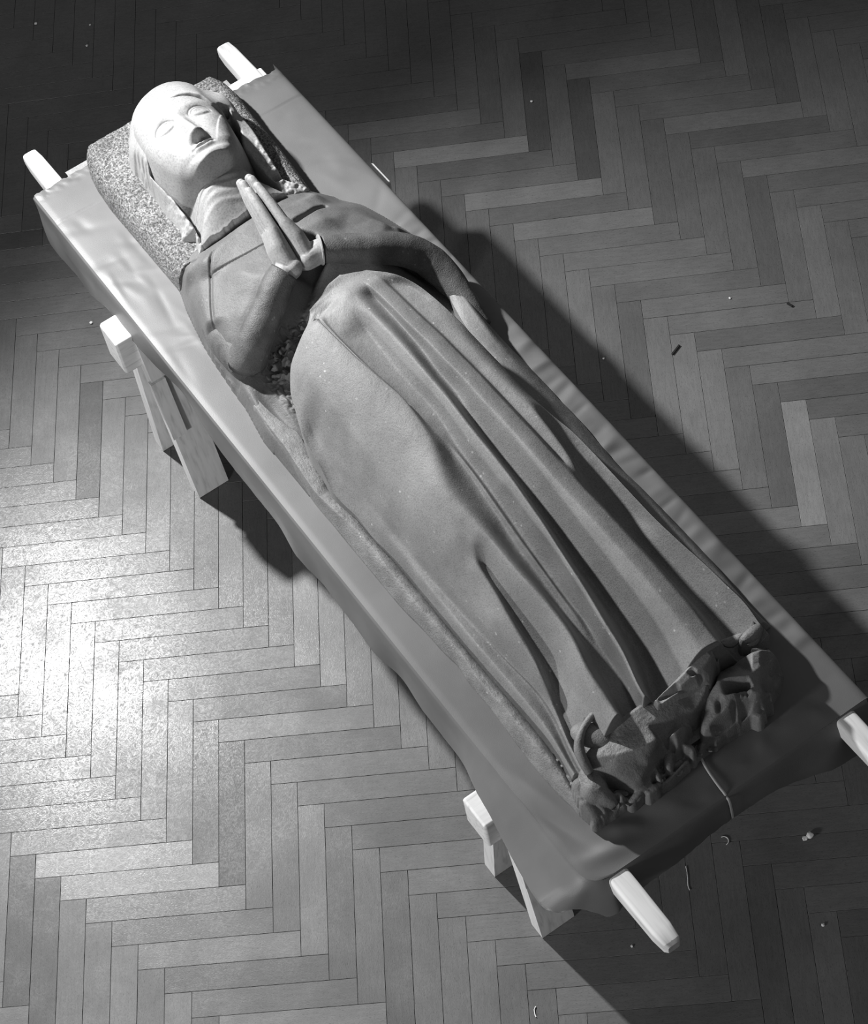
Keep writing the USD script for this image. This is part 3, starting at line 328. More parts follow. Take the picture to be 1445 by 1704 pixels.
# blocks that stand out in tone: (column, row, lies along the rows)
TONED = {(31, -16, False): 'oak_light', (32, -15, False): 'oak_light', (21, -27, True): 'oak_light', (19, -29, True): 'oak_light', (14, -34, True): 'oak_light', (16, -32, True): 'oak_light', (1, 1, True): 'oak_light', (2, 2, True): 'oak_light', (8, 8, True): 'oak_light', (11, -12, False): 'oak_light', (12, -11, False): 'oak_light',
    (6, -5, True): 'oak_light', (2, -21, False): 'oak_dark', (7, -4, False): 'oak_dark', (8, -3, False): 'oak_dark', (0, 1, False): 'oak_dark', (1, 2, False): 'oak_dark', (24, -35, False): 'oak_dark', (22, -37, False): 'oak_dark'}
blocks = []
for a in range(-14, 52):
    for b in range(-60, 24):
        for x0, y0, x1, y1 in ((a, b, a + 6, b + 1), (a, b, a + 1, b + 6)):
            d = (x0 - y0) % 12
            if (x1 - x0 == 6 and d == 0) or (y1 - y0 == 6 and d == 11):
                c = lattice([(x0, y0), (x1, y0), (x1, y1), (x0, y1)])
                px, dep = pixel(np.c_[c, np.zeros(4)])
                mid = px.mean(0); area = abs((px[2] - px[0])[0] * (px[3] - px[1])[1] - (px[2] - px[0])[1] * (px[3] - px[1])[0]) / 2
                seen = (px[:, 0].max() > 0) & (px[:, 0].min() < 1445) & (px[:, 1].max() > 0) & (px[:, 1].min() < 1704)
                near = (px[:, 0].max() > -420) & (px[:, 0].min() < 1865) & (px[:, 1].max() > -420) & (px[:, 1].min() < 2124)
                if near: blocks.append((not seen, -area, c, TONED.get((a, b, x1 - x0 == 6), 'oak')))
blocks.sort(key=lambda t: (t[0], t[1]))
rng = random.Random(5)
def block_mesh(c):
    """one parquet block with its top edges eased, in a frame whose x runs along the block"""
    c = c[::-1] if (c[1] - c[0])[0] * (c[2] - c[0])[1] < (c[1] - c[0])[1] * (c[2] - c[0])[0] else c
    m = c.mean(0); along = c[1] - c[0] if np.linalg.norm(c[1] - c[0]) > np.linalg.norm(c[2] - c[1]) else c[2] - c[1]
    along = along / np.linalg.norm(along); q = (c - m) @ np.stack([along, [-along[1], along[0]]]).T
    h = np.abs(q).mean(0); sg = np.sign(q); tilt = (rng.uniform(-1, 1) * 0.0006, rng.uniform(-1, 1) * 0.006); lift = rng.uniform(0, 0.0003)
    rings = []
    for inset, z in ((0.0002, -0.012), (0.0002, -0.0006), (0.0007, 0.0)):
        xy = q - sg * inset; rings.append(np.c_[xy, z + (lift + xy[:, 0] * tilt[0] + xy[:, 1] * tilt[1] if z > -0.01 else 0 * xy[:, 0])])
    v = np.vstack(rings); f = [(8, 9, 10), (8, 10, 11)]
    for k in (0, 4):
        for i in range(4):
            j = (i + 1) % 4; f += [(k + i, k + j, k + 4 + j), (k + i, k + 4 + j, k + 4 + i)]
    return v, np.array(f), m, math.degrees(math.atan2(along[1], along[0]))
rest = []
nseen = sum(not t[0] for t in blocks)
for i, (out, area, c, tone) in enumerate(blocks):
    v, f, m, ang = block_mesh(c)
    if i < 300:
        path = numbered(floor + '/plank'); pm = usdkit.mesh(stage, path, (v, f), MAT[tone])
        pm.AddTranslateOp().Set(Gf.Vec3d(float(m[0]), float(m[1]), 0)); pm.AddRotateZOp().Set(ang)
    else:
        a = math.radians(ang); R = np.array([[math.cos(a), -math.sin(a), 0], [math.sin(a), math.cos(a), 0], [0, 0, 1]])
        rest.append(trimesh.Trimesh(v @ R.T + [*m, 0], f, process=False))
print('blocks', len(blocks), 'seen', nseen)
if rest:
    usdkit.mesh(stage, floor + '/outlying_planks', trimesh.util.concatenate(rest), MAT['oak']); tag(stage.GetPrimAtPath(floor + '/outlying_planks'), kind='stuff')
usdkit.mesh(stage, floor + '/screed', trimesh.creation.box(bounds=[[-4, -6, -0.08], [6, 6, -0.0075]]), MAT['joint'])

# ------------------------------------------------------------------ generic shapes in bier coordinates
def box(lo, hi, r=0.003):
    """a box with rounded edges (hull of eight small spheres)"""
    lo, hi = np.array(lo, float) + r, np.array(hi, float) - r
    s = manifold3d.Manifold.sphere(r, 8)
    return manifold3d.Manifold.batch_hull([s.translate([x, y, z]) for x in (lo[0], hi[0]) for y in (lo[1], hi[1]) for z in (lo[2], hi[2])])
def slab(p0, p1, across, width, thick, r=0.002, ends=(0, 0)):
    """a board from p0 to p1: 'across' is the direction of its width; ends cut level (z constant) when p0, p1 differ in z"""
    p0, p1, across = np.array(p0, float), np.array(p1, float), np.array(across, float)
    d = (p1 - p0) / np.linalg.norm(p1 - p0); n = np.cross(d, across); n /= np.linalg.norm(n)
    level = n - d * (n[2] / d[2])                      # in the board's thickness direction, but level
    pts = [p + across * a + level * b for p in (p0, p1) for a in (0, width) for b in (0, thick)]
    return manifold3d.Manifold.hull_points(np.array(pts))
def grid_mesh(P):
    """P (rows, columns, 3) -> triangles, normals up where rows run along u and columns along v"""
    n, m = P.shape[:2]; i = np.arange(n * m).reshape(n, m)
    a, b, c, d = i[:-1, :-1].ravel(), i[1:, :-1].ravel(), i[1:, 1:].ravel(), i[:-1, 1:].ravel()
    return trimesh.Trimesh(P.reshape(-1, 3), np.vstack([np.c_[a, b, c], np.c_[a, c, d]]), process=False)
def line_at(curve, u):
    c = np.asarray(curve); return PchipInterpolator(c[:, 0], c[:, 1:])(np.clip(u, c[0, 0], c[-1, 0]))
def loft(left, right, lines, u0, u1, du=0.0025, n=300, fade=0.05, su=2.5, sv=1.2, rough=0.0005, carve=(), floor_w=0.0, gap=0.0035, sl=5):
    """surface through traced fold lines given in order from left to right: a smooth cross-section at every u, walls down to floor_w"""
    us = np.arange(u0, u1 + 1e-9, du); every = [left, *lines, right]; N = len(every)
    X = np.array([line_at(c, us) for c in every])
    act = np.array([np.ones(len(us)) if i in (0, N - 1) else np.clip(np.minimum(us - c[0][0], c[-1][0] - us) / fade, 0, 1) for i, c in enumerate(every)])
    for i, c in enumerate(every):                       # lines that run to an end of the piece do not fade there
        if 0 < i < N - 1 and c[0][0] < u0 + 0.06: act[i] = np.where(us < u0 + 0.2, np.clip((us - c[0][0]) / .03, 0, 1), act[i])
        if 0 < i < N - 1 and c[-1][0] > 0.70: act[i] = np.where(us > 0.6, 1, act[i])
    act = act * act * (3 - 2 * act)
    for i in (0, N - 1): X[i, 8:] = gaussian_filter1d(X[i, 8:], 3, axis=0, mode='nearest')
    for turn in range(4):
        for i in range(N):
            m = act[i] > 0
            if m.sum() > 12: X[i, m] = gaussian_filter1d(X[i, m], sl, axis=0, mode='nearest') if 0 < i < N - 1 else X[i, m]
        for k in range(len(us)):
            ids = [i for i in range(N) if act[i, k] > 0]
            for sweep in range(30):
                ok = True
                for i, j in zip(ids[:-1], ids[1:]):
                    d = gap - (X[j, k, 0] - X[i, k, 0])
                    if d > 1e-5:
                        ok = False
                        if i == 0: X[j, k, 0] += d
                        elif j == N - 1: X[i, k, 0] -= d
                        else: X[i, k, 0] -= d / 2; X[j, k, 0] += d / 2
                if ok: break
    s = np.linspace(0, 1, n); vv = np.empty((len(us), n)); ww = np.empty((len(us), n))
    for k, u in enumerate(us):
        lo, hi = X[0, k, 0], max(X[-1, k, 0], X[0, k, 0] + 0.001)
        def spline(ids):
            a = [(lo, X[0, k, 1])]
            for i in ids:
                if a[-1][0] + 0.0008 < X[i, k, 0] < hi - 0.0008: a.append((X[i, k, 0], W[i]))
            a = np.array(a + [(hi, X[-1, k, 1])]); return PchipInterpolator(a[:, 0], a[:, 1])
        W = X[:, k, 1].copy(); base = spline([i for i in range(1, N - 1) if act[i, k] >= 1])
        for i in range(1, N - 1):
            if 0 < act[i, k] < 1: W[i] = act[i, k] * W[i] + (1 - act[i, k]) * float(base(np.clip(X[i, k, 0], lo, hi)))
        vv[k] = lo + (hi - lo) * s; ww[k] = spline([i for i in range(1, N - 1) if act[i, k] > 0])(vv[k])
    ww = gaussian_filter(ww, (su, sv), mode='nearest')
    uu = np.repeat(us[:, None], n, 1); Pg = np.stack([uu, vv, ww], -1)
    ww += (fbm(Pg * 60, 4, 3) - 0.5) * 2 * rough + (fbm(Pg * 400, 2, 8) - 0.5) * rough * 0.8
    for line, wid, dep in carve:
        line = np.asarray(line, float); dmin = np.full(ww.shape, 1e9)
        for (a, b), (c, d) in zip(line[:-1, :2], line[1:, :2]):
            t = np.clip(((uu - a) * (c - a) + (vv - b) * (d - b)) / ((c - a) ** 2 + (d - b) ** 2), 0, 1)
            dmin = np.minimum(dmin, np.hypot(uu - a - t * (c - a), vv - b - t * (d - b)))
        ww -= dep * np.exp(-(dmin / wid) ** 2)
    Pg = np.stack([uu, vv, ww], -1)
    wall = lambda g: np.stack([g[..., 0], g[..., 1], np.full(g.shape[:-1], floor_w)], -1)
    Pg = np.concatenate([wall(Pg[:, :1]), Pg, wall(Pg[:, -1:])], 1); Pg = np.concatenate([wall(Pg[:1]), Pg, wall(Pg[-1:])], 0)
    return grid_mesh(Pg)

# ------------------------------------------------------------------ trestles under the bier
def trestle(uc, label, top, deep):
    t = thing('trestle', label, 'trestle', (uc, 0.245, -0.5), 'low pine trestles under the bier')
    part(t, 'beam', box((uc - 0.033, -0.046, top - deep), (uc + 0.031, 0.545, top), 0.005), 'pine_v')
    for v0 in (-0.011, 0.430):
        for s in (-1, 1):
            head_, foot = np.array([uc + s * 0.033, v0, top - 0.008]), np.array([uc + s * 0.085, v0, -0.4988])
            part(t, 'leg', slab(foot, head_, (0, 1, 0), 0.066, 0.030 * s), 'pine_w', smooth=False)
    part(t, 'brace', slab((uc + .060, -.016, -.315), (uc + .040, -.016, -.165), (0, 1, 0), .030, -.012), 'pine_w', smooth=False)
    if top < -0.05:
        for v0 in (0.022, 0.45): part(t, 'packing_block', box((uc - .03, v0, top + .0005), (uc + .03, v0 + .05, -0.0405), 0.003), 'pine_v')
    return t
trestle(-0.486, 'pale raw pine trestle carrying the head end of the bier', -0.0405, 0.088)
trestle(0.645, 'pale raw pine trestle carrying the foot end of the bier', -0.118, 0.074)

# ------------------------------------------------------------------ bier: frame on two poles, stretched with a grey cloth
bier = thing('bier', 'wooden bier covered with stretched grey oilcloth, pale pole handles at its corners', 'bier', (0.05, 0.258, -0.04))
def pole(v0, v1, head, foot):
    """a square pole whose ends are whittled to rounded handles"""
    st = [(-1, head), (-1, head + 0.012), (-1, head + 0.075), (0, 0), (1, foot - 0.085), (1, foot - 0.014), (1, foot)]
    vm = (v0 + v1) / 2; hw = (v1 - v0) / 2
    def ring(u, k, drop=0.0, n=24):
        a = np.linspace(0, 2 * np.pi, n, endpoint=False); c, s = np.cos(a), np.sin(a); e = 0.35
        return np.c_[np.full(n, u), vm + hw * k * np.sign(c) * np.abs(c) ** e, -0.021 - drop + 0.0175 * k * np.sign(s) * np.abs(s) ** e]
    rings = [ring(head, .55, .001), ring(head + 0.006, .80), ring(head + 0.03, .93), ring(head + 0.10, 1), ring(foot - 0.11, 1), ring(foot - 0.03, .95), ring(foot - 0.006, .80), ring(foot, .55, .001)]
    P = np.array(rings); P = np.concatenate([P, P[:, :1]], 1)
    m = grid_mesh(P[:, ::-1]); k = P.shape[1] - 1
    caps = [np.vstack([q[:k].mean(0), q[:k]]) for q in (P[0], P[-1])]
    f0 = [(0, 1 + i, 1 + (i + 1) % k) for i in range(k)]
    c0 = trimesh.Trimesh(caps[0], np.array(f0)[:, ::-1], process=False); c1 = trimesh.Trimesh(caps[1], f0, process=False)
    return trimesh.util.concatenate([m, c0, c1])
part(bier, 'pole', pole(0.028, 0.064, -0.936, 1.042), 'pine_u', smooth=40)
part(bier, 'pole', pole(0.455, 0.491, -0.930, 1.042), 'pine_u', smooth=40)
part(bier, 'cross_bar', box((-0.826, 0.012, -0.052), (-0.79, 0.498, -0.006), 0.003), 'pine_v')
part(bier, 'cross_bar', box((0.86, 0.012, -0.04), (0.895, 0.50, -0.006), 0.003), 'pine_v')
# the cloth: one sheet from the right hem over the top to the left hem, hanging at the foot
HEM = np.array([(-.86, .010, -.10), (-.796, -.006, -.112), (-.733, -.006, -.11), (-.66, -.007, -.11), (-.60, -.010, -.078), (-.54, -.012, -.054), (-.486, -.0145, -.050), (-.43, -.0125, -.054), (-.37, -.004, -.075), (-.32, .001, -.080), (-.16, -.004, -.098),
    (-.04, -.003, -.108), (.112, -.006, -.112), (.30, -.008, -.112), (.39, -.009, -.105), (.50, -.012, -.086), (.576, -.018, -.068), (.642, -.0315, -.054), (.70, -.040, -.05), (.781, -.056, -.05), (.845, -.0625, -.055), (.90, -.06, -.06)])
FOOT = np.array([(-.012, .893, -.075), (.003, .918, -.075), (.025, .93, -.07), (.05, .928, -.06), (.1, .926, -.06), (.16, .924, -.052), (.21, .922, -.05), (.26, .922, -.05), (.31, .923, -.05), (.37, .927, -.065), (.44, .94, -.085), (.5, .935, -.10), (.522, .93, -.09)])
na = 460
us = np.linspace(-0.822, 0.905, na); RIGHT = 0.512; rows = []
for k, u in enumerate(us):
    vl = 0.0 if u < .87 else 0.034 * (1 - math.sqrt(max(0, 1 - ((u - .87) / .035) ** 2)))       # the corner is rounded
    path = np.array([(RIGHT + 0.010, -0.075), (RIGHT + 0.011, -0.03), (RIGHT + 0.009, -0.006), (RIGHT + 0.003, -0.001), (RIGHT - 0.006, 0.0), (0.4, -0.0012), (0.25, -0.0015), (0.1, -0.0012), (vl + 0.012, 0.0), (vl, -0.0012)])
    s = np.r_[0, np.cumsum(np.hypot(*np.diff(path, axis=0).T))]
    tt = np.concatenate([np.linspace(0, .06, 12, False), np.linspace(.06, .13, 14, False), np.linspace(.13, .955, 150, False), np.linspace(.955, 1, 12)])
    rows.append(np.c_[np.full(len(tt), u), PchipInterpolator(s / s[-1], path)(tt)])
P = np.array(rows)[:, ::-1]                       # columns from left ridge to right hem
P[..., 0] += np.clip((-.70 - P[..., 0]) / .122, 0, 1) * np.where(P[..., 2] > -.01, 1, 0) * (.026 * np.clip((P[..., 1] - .2) / .3, 0, 1) + (noise(P * [0, 160, 0], 5) - .5) * .004)
topness = np.clip((P[..., 2] + 0.004) / 0.004, 0, 1)
def dent(u, v, w, ru, rv, ang=0.0):
    c, s = math.cos(ang), math.sin(ang); du, dv = P[..., 0] - u, P[..., 1] - v
    P[..., 2] += w * np.exp(-((du * c + dv * s) / ru) ** 2 - ((dv * c - du * s) / rv) ** 2) * topness
rg = random.Random(11)
for k in range(26): dent(rg.uniform(-.73, -.3), rg.uniform(.012, .09), rg.choice((-1, 1)) * rg.uniform(.0006, .0013), rg.uniform(.02, .06), rg.uniform(.006, .013), rg.choice((rg.uniform(-.2, .3), rg.uniform(.9, 1.4))))
for k in range(44): dent(-.35 + 1.15 * k / 44 + rg.uniform(-.012, .012), rg.uniform(.488, .512), rg.choice((-1, 1)) * rg.uniform(.0012, .0034), rg.uniform(.006, .013), rg.uniform(.02, .04), rg.uniform(-.4, .4))
for k in range(14): dent(rg.uniform(-.7, -.3), rg.uniform(.43, .5), rg.choice((-1, 1)) * rg.uniform(.0004, .0011), rg.uniform(.02, .05), rg.uniform(.008, .016), rg.uniform(-1, 1))
for u, v, w, ru, rv, a in ((.855, .10, .006, .03, .012, 1.1), (.86, .13, -.004, .03, .02, .9), (.875, .06, .006, .04, .014, 1.3), (.86, .17, .004, .03, .03, 0), (.88, .21, -.003, .02, .03, 0), (.845, .29, .003, .02, .03, .4), (.79, .02, -.003, .05, .01, .3), (.74, .03, .003, .06, .012, .25), (.87, .42, .003, .02, .03, 0)): dent(u, v, w, ru, rv, a)
for k in range(20): dent(rg.uniform(.84, .9), rg.uniform(.05, .48), rg.choice((-1, 1)) * rg.uniform(.0006, .002), rg.uniform(.008, .016), rg.uniform(.01, .03), rg.uniform(-1, 1))
seam = -.737 + .052 * P[..., 1]                                                            # a strip doubled over the head end
P[..., 2] += topness * (.0013 / (1 + np.exp(np.clip((P[..., 0] - seam) / .0007, -40, 40))) - .0008 * np.exp(-((P[..., 0] - seam - .002) / .0016) ** 2))
ragged = np.clip((-.795 - P[..., 0] + .03 * np.clip((P[..., 1] - .2) / .3, 0, 1)) / .02, 0, 1) * topness
P[..., 2] += ragged * (fbm(P * [90, 90, 0], 3, 12) - .5) * .006
s_ = PchipInterpolator([0, 1, 2, 3, 4], np.array([(.815, .262, .0008), (.86, .252, .0012), (.895, .249, .0012), (.9085, .249, -.006), (.921, .247, -.047)]))(np.linspace(0, 4, 60))
seam_strip = np.stack([s_ + [0, -.0022, -.0004], s_ + [0, -.0009, .0012], s_ + [0, .0009, .0012], s_ + [0, .0022, -.0004]], 1)
seam_strip[..., :] += np.where(np.arange(60)[:, None, None] > 42, [[[.0018, 0, 0]]], 0)
part(bier, 'cloth', grid_mesh(P), 'cloth', smooth=True, label='grey oilcloth stretched over the bier')
part(bier, 'seam', grid_mesh(seam_strip), 'cloth_edge_lit', smooth=True, label='welted seam of the oilcloth at the foot, caught light put into its pale colour')
# what hangs down: along the left side, round the corner, across the foot
ridge = [(u, 0.0) for u in np.linspace(-.822, .865, 150)] + [(.87 + .035 * math.sin(a), .034 * (1 - math.cos(a))) for a in np.linspace(0, math.pi / 2, 28)] + [(.905, v) for v in np.linspace(.037, .516, 80)]
ridge = np.array(ridge); corner = np.array([(.853, -.0625, -.057), (.866, -.060, -.060), (.878, -.053, -.060), (.888, -.042, -.055), (.895, -.030, -.050), (.903, -.015, -.056), (.916, -.002, -.066), (.928, .012, -.078), (.932, .024, -.072), (.931, .030, -.068)])
hem = []
for k, (u, v) in enumerate(ridge):
    if k < 150: q = PchipInterpolator(HEM[:, 0], HEM[:, 1:])(min(u, .845)); hem.append((min(u, .853), *q))
    elif k < 178: hem.append(tuple(PchipInterpolator(np.linspace(0, 27, len(corner)), corner)(k - 150)))
    else: q = PchipInterpolator(FOOT[:, 0], FOOT[:, 1:])(max(v, .03)); hem.append((q[0], v, q[1]))
hem = np.array(hem); hem[140:] = gaussian_filter1d(hem[140:], 1.2, axis=0, mode='nearest'); G = []
tdir = np.gradient(ridge, axis=0); tdir /= np.linalg.norm(tdir, axis=1)[:, None]; outd = np.c_[tdir[:, 1], -tdir[:, 0]]
for k in range(len(ridge)):
    r0 = np.r_[ridge[k], -.0012]; o = np.r_[outd[k], 0]
    path = np.array([r0, r0 + o * .0035 + [0, 0, -.005], r0 * .48 + hem[k] * .52 + o * .002, hem[k]])
    s = np.r_[0, np.cumsum(np.linalg.norm(np.diff(path, axis=0), axis=1))]; G.append(PchipInterpolator(s / s[-1], path)(np.r_[np.linspace(0, .12, 8, False), np.linspace(.12, 1, 30)]))
G = np.array(G); lowness = np.clip((-G[..., 2] - .008) / .05, 0, 1)
wob = (noise(G * [13, 13, 9], 9) - .5) * .010 + np.sin(G[..., 0] * 9 + 1) * .002
G[..., :2] += (lowness * wob)[..., None] * outd[:, None]
frayed = np.zeros(G.shape[:2]); frayed[:, -1] = (noise(np.c_[np.arange(len(G)) * .9, np.zeros(len(G)), np.zeros(len(G))], 2) - .5) * .004; G[..., 2] += frayed
part(bier, 'cloth_skirt', grid_mesh(G), 'cloth', smooth=True, label='edge of the oilcloth hanging at the left side and the foot')

# ------------------------------------------------------------------ the effigy
effigy = thing('effigy', 'carved recumbent stone effigy of a veiled woman with hands joined in prayer', 'sculpture', (0.0, 0.26, 0.0))
D = {k: np.array(v) for k, v in DATA.items()}
crackline = D['g_C7'][D['g_C7'][:, 0] < 0.16][:, :2]
FOLDS = ['g_R1', 'g_C4v', 'g_C4', 'g_dome', 'g_C5', 'g_C5v', 'g_C6', 'g_C7', 'g_C8', 'g_C9', 'g_C10', 'g_R4', 'g_C12', 'g_C13l', 'g_C13', 'g_C13v', 'g_C14', 'g_C15', 'g_C15b']
gown = loft(D['gL'], D['gR'], [D[k] for k in FOLDS], -0.147, 0.757, n=330, carve=[(crackline, 0.0013, 0.004)])
part(effigy, 'gown', gown, 'gown_stone', smooth=True, label='long skirt falling in deep lengthwise folds')
part(effigy, 'mantle', loft(D['mantL_base'], D['mantL_inner'], [D['mantL_ridge']], -0.15, 0.80, n=60, rough=0.0016), 'mantle_stone', smooth=True, label='weathered mantle edge along the left of the skirt')
part(effigy, 'mantle', loft(D['mantR_in'], D['mantR_base'], [D['mantR_mid']], -0.15, 0.72, n=60, rough=0.0008), 'gown_stone', smooth=True, label='mantle edge along the right of the skirt')

def patch(lines, u0, u1, v0, v1, step, blur=1.3, outside=-0.006, rough=0.0004, smooth_skip=0):
    """height field over a rectangle through traced 3-D lines (linear between them, then softened)"""
    pts = []
    for q in lines:
        q = np.asarray(q, float)
        if len(q) == 1: pts.append(q); continue
        t = np.r_[0, np.cumsum(np.linalg.norm(np.diff(q, axis=0), axis=1))]; m = max(2, int(t[-1] / 0.004))
        x = PchipInterpolator(t + np.arange(len(t)) * 1e-6, q)(np.linspace(0, t[-1], m)); pts.append(x)
    pts = np.vstack(pts); us, vs = np.arange(u0, u1, step), np.arange(v0, v1, step)
    uu, vv = np.meshgrid(us, vs, indexing='ij')
    ww = LinearNDInterpolator(pts[:, :2], pts[:, 2])(uu, vv); ww = np.where(np.isnan(ww), outside, ww)
    ww = gaussian_filter(ww, blur / 1000 / step, mode='nearest')
    g = np.stack([uu, vv, ww], -1); up = np.clip(ww / 0.01, 0, 1)
    ww = ww + up * ((fbm(g * 55, 4, 3) - .5) * 2 * rough + (fbm(g * 350, 2, 8) - .5) * rough)
    return uu, vv, ww
def field(uu, vv, ww): return grid_mesh(np.stack([uu, vv, ww], -1))
def bump_at(uu, vv, u, v, ru, rv, h, p=2): return h * np.exp(-np.abs(((uu - u) / ru)) ** p - np.abs(((vv - v) / rv)) ** p)

# ------------------------------------------------------------------ pillow: a rough stone slab with rounded edges
pillow = thing('stone_pillow', 'coarse speckled grey stone pillow slab under the veiled head', 'pillow', (-0.64, 0.25, 0.0))
pu, pv = np.meshgrid(np.arange(-0.826, -0.447, 0.0016), np.linspace(0.0, 1.0, 210), indexing='ij')
pl = np.interp(pu, [-.83, -.812, -.79, -.753, -.698, -.45], [.128, .112, .105, .0985, .0945, .0965]); prt = np.interp(pu, [-.83, -.81, -.79, -.75, -.70, -.60, -.45], [.392, .406, .414, .417, .412, .409, .396])
vv_ = pl + (prt - pl) * pv
dist = np.minimum(np.minimum(vv_ - pl, prt - vv_), pu + 0.828)
pw = 0.060 * np.sqrt(np.clip(1 - (1 - np.clip(dist / 0.030, 0, 1)) ** 2, 0, 1)) + 0.0004
pg = np.stack([pu, vv_, pw], -1); pw = pw + np.clip(dist / .01, 0, 1) * ((fbm(pg * 130, 3, 2) - .5) * 0.004 + (noise(pg * 420, 6) - .5) * 0.0022)
low = lambda g: np.stack([g[..., 0], g[..., 1], np.full(g.shape[:-1], 0.0002)], -1)
pg = np.stack([pu, vv_, pw], -1); pg = np.concatenate([low(pg[:, :1]), pg, low(pg[:, -1:])], 1); pg = np.concatenate([low(pg[:1]), pg, low(pg[-1:])], 0)
part(pillow, 'slab', grid_mesh(pg), 'pillow_stone', smooth=True)

# ------------------------------------------------------------------ chest and the hollow below the arms
uu, vv, ww = patch(PATCH['chest'], -0.50, 0.06, 0.03, 0.52, 0.0016, 4.2, rough=0.0005)
for q, wid, dep in zip(PATCH['crease'], (.0022, .0016, .004), (.005, .0035, .012)):                   # creases of the mantle over the bodice
    q = np.array(q); t = np.r_[0, np.cumsum(np.linalg.norm(np.diff(q, axis=0), axis=1))]; q = PchipInterpolator(t, q)(np.linspace(0, t[-1], 30)); dmin = np.full(ww.shape, 9.0)
    for a_, b_ in zip(q[:-1], q[1:]):
        f_ = np.clip(((uu - a_[0]) * (b_[0] - a_[0]) + (vv - a_[1]) * (b_[1] - a_[1])) / ((b_ - a_)[:2] ** 2).sum(), 0, 1); dmin = np.minimum(dmin, np.hypot(uu - a_[0] - f_ * (b_[0] - a_[0]), vv - a_[1] - f_ * (b_[1] - a_[1])))
    ww = ww - dep * np.exp(-(dmin / wid) ** 2)
cl, cr = np.array(PATCH['chest_left'][0]), np.array(PATCH['chest_right'][0])
cl, cr = cl[np.argsort(cl[:, 0])], cr[np.argsort(cr[:, 0])]
ww = np.where((vv < np.interp(uu, cl[:, 0], cl[:, 1]) - .0015) | (vv > np.interp(uu, cr[:, 0], cr[:, 1]) + .0015) | (uu < -.462), -.006, ww)
hollow = np.clip((0.075 - ww) / 0.02, 0, 1) * np.clip((uu + 0.24) / 0.03, 0, 1) * np.clip((vv - 0.10) / .03, 0, 1) * np.clip((0.36 - vv) / 0.03, 0, 1)
ww = ww + hollow * (np.abs(fbm(np.stack([uu, vv, ww], -1) * 45, 4, 21) - .5) * 0.09 - .012)
chip = np.exp(-(((uu + .4405) * .6 + (vv - .1345) * .8) / .011) ** 2 - (((vv - .1345) * .6 - (uu + .4405) * .8) / .0045) ** 2); ww = ww - chip * .006
part(effigy, 'bodice', field(uu, vv, ww), 'bodice_stone_dimmed', smooth=True, label='stone bodice and shoulders with a mantle crease, colour dimmed against the near lamp')

# ------------------------------------------------------------------ head, wimple and neck in pale marble
VC = 0.2485
hu, hv = np.meshgrid(np.arange(-0.705, -0.405, 0.0008), np.arange(0.13, 0.375, 0.0008), indexing='ij')
dv = hv - VC; av = np.abs(dv)
cu = [-.705, -.69, -.675, -.66, -.648, -.638, -.627, -.61, -.59, -.575, -.563, -.552, -.5475, -.542, -.534, -.526, -.520, -.516, -.513, -.510, -.505, -.49, -.47, -.44, -.40]
cw = [.183, .188, .1905, .1930, .1950, .196, .194, .1935, .194, .1945, .1955, .197, .1975, .1965, .1945, .1965, .1960, .1885, .178, .168, .155, .147, .134, .108, .085]
mid = PchipInterpolator(cu, cw)(hu)
aw = PchipInterpolator([-.705, -.68, -.65, -.62, -.60, -.575, -.545, -.527, -.515, -.506, -.5], [.062, .070, .0755, .077, .0755, .0710, .0620, .0510, .0400, .0260, .010])(np.clip(hu, -.705, -.5))
low_w = np.interp(hu, [-.68, -.62, -.56, -.50], [.150, .143, .143, .150])
x = av / aw
face = low_w + (mid - low_w) * np.clip(1 - np.clip(x, 0, 1) ** 2.5, 0, 1) ** .62 - np.clip(x - 1, 0, 9) * aw * 5
face = np.where(hu > -.5, -1, face)
nbase = PchipInterpolator([-.56, -.51, -.50, -.49, -.47, -.44, -.40], [.150, .153, .152, .148, .134, .108, .085])(hu)
nwide = np.interp(hu, [-.56, -.51, -.48, -.45, -.40], [.040, .046, .056, .086, .12])
neck = nbase - .9 * np.clip(av / nwide, 0, 1) ** 3 * .03 - np.clip(av - nwide, 0, 1) * 2.5
head_only = face > neck
face = np.maximum(face, np.maximum(neck, .03))
for s in (-1, 1):
    eu, ev = -.627, VC + .0035 + s * .0345
    face += bump_at(hu, hv, eu - .004, ev, .0145, .0225, -.0085)                     # socket
    face += bump_at(hu, hv, -.650, VC + s * .032, .009, .024, .0022)                  # brow
    e = np.sqrt(((hv - ev) / .0165) ** 2 + ((hu - eu - .001) / np.where(hu < eu, .0125, .0085)) ** 2)
    face += .0075 * np.sqrt(np.clip(1 - e ** 2, 0, 1)) * .9                                # eyeball
    up = np.clip((eu + .003 - hu) / .004, 0, 1)
    face += up * (.0024 * np.exp(-((e - 1.06) / .085) ** 2) - .0016 * np.exp(-((e - .90) / .06) ** 2) - .0016 * np.exp(-((e - 1.26) / .07) ** 2))   # upper lid rim with a groove each side
    face += (1 - up) * (.0012 * np.exp(-((e - 1.05) / .09) ** 2))
    face += bump_at(hu, hv, -.585, VC + s * .046, .030, .022, .0035)                   # cheek
    face += bump_at(hu, hv, -.566, VC + s * .0125, .0065, .0055, .0085, 2)               # nostril wing
    face += bump_at(hu, hv, -.556, VC + s * .0065, .0028, .003, -.003)                   # nostril
nw = np.interp(hu, [-.65, -.635, -.60, -.575, -.562], [.009, .008, .0095, .0115, .0125])
nh = PchipInterpolator([-.66, -.645, -.632, -.61, -.59, -.575, -.566, -.5605, -.556, -.55], [0, .0015, .004, .0125, .0205, .0265, .0275, .0205, .004, 0])(np.clip(hu, -.66, -.55))
face += nh * np.exp(-np.abs(dv / nw) ** 2.4)
lip = np.exp(-(av / .0175) ** 4)
bow = .0016 * (np.abs(av - .006) / .012)
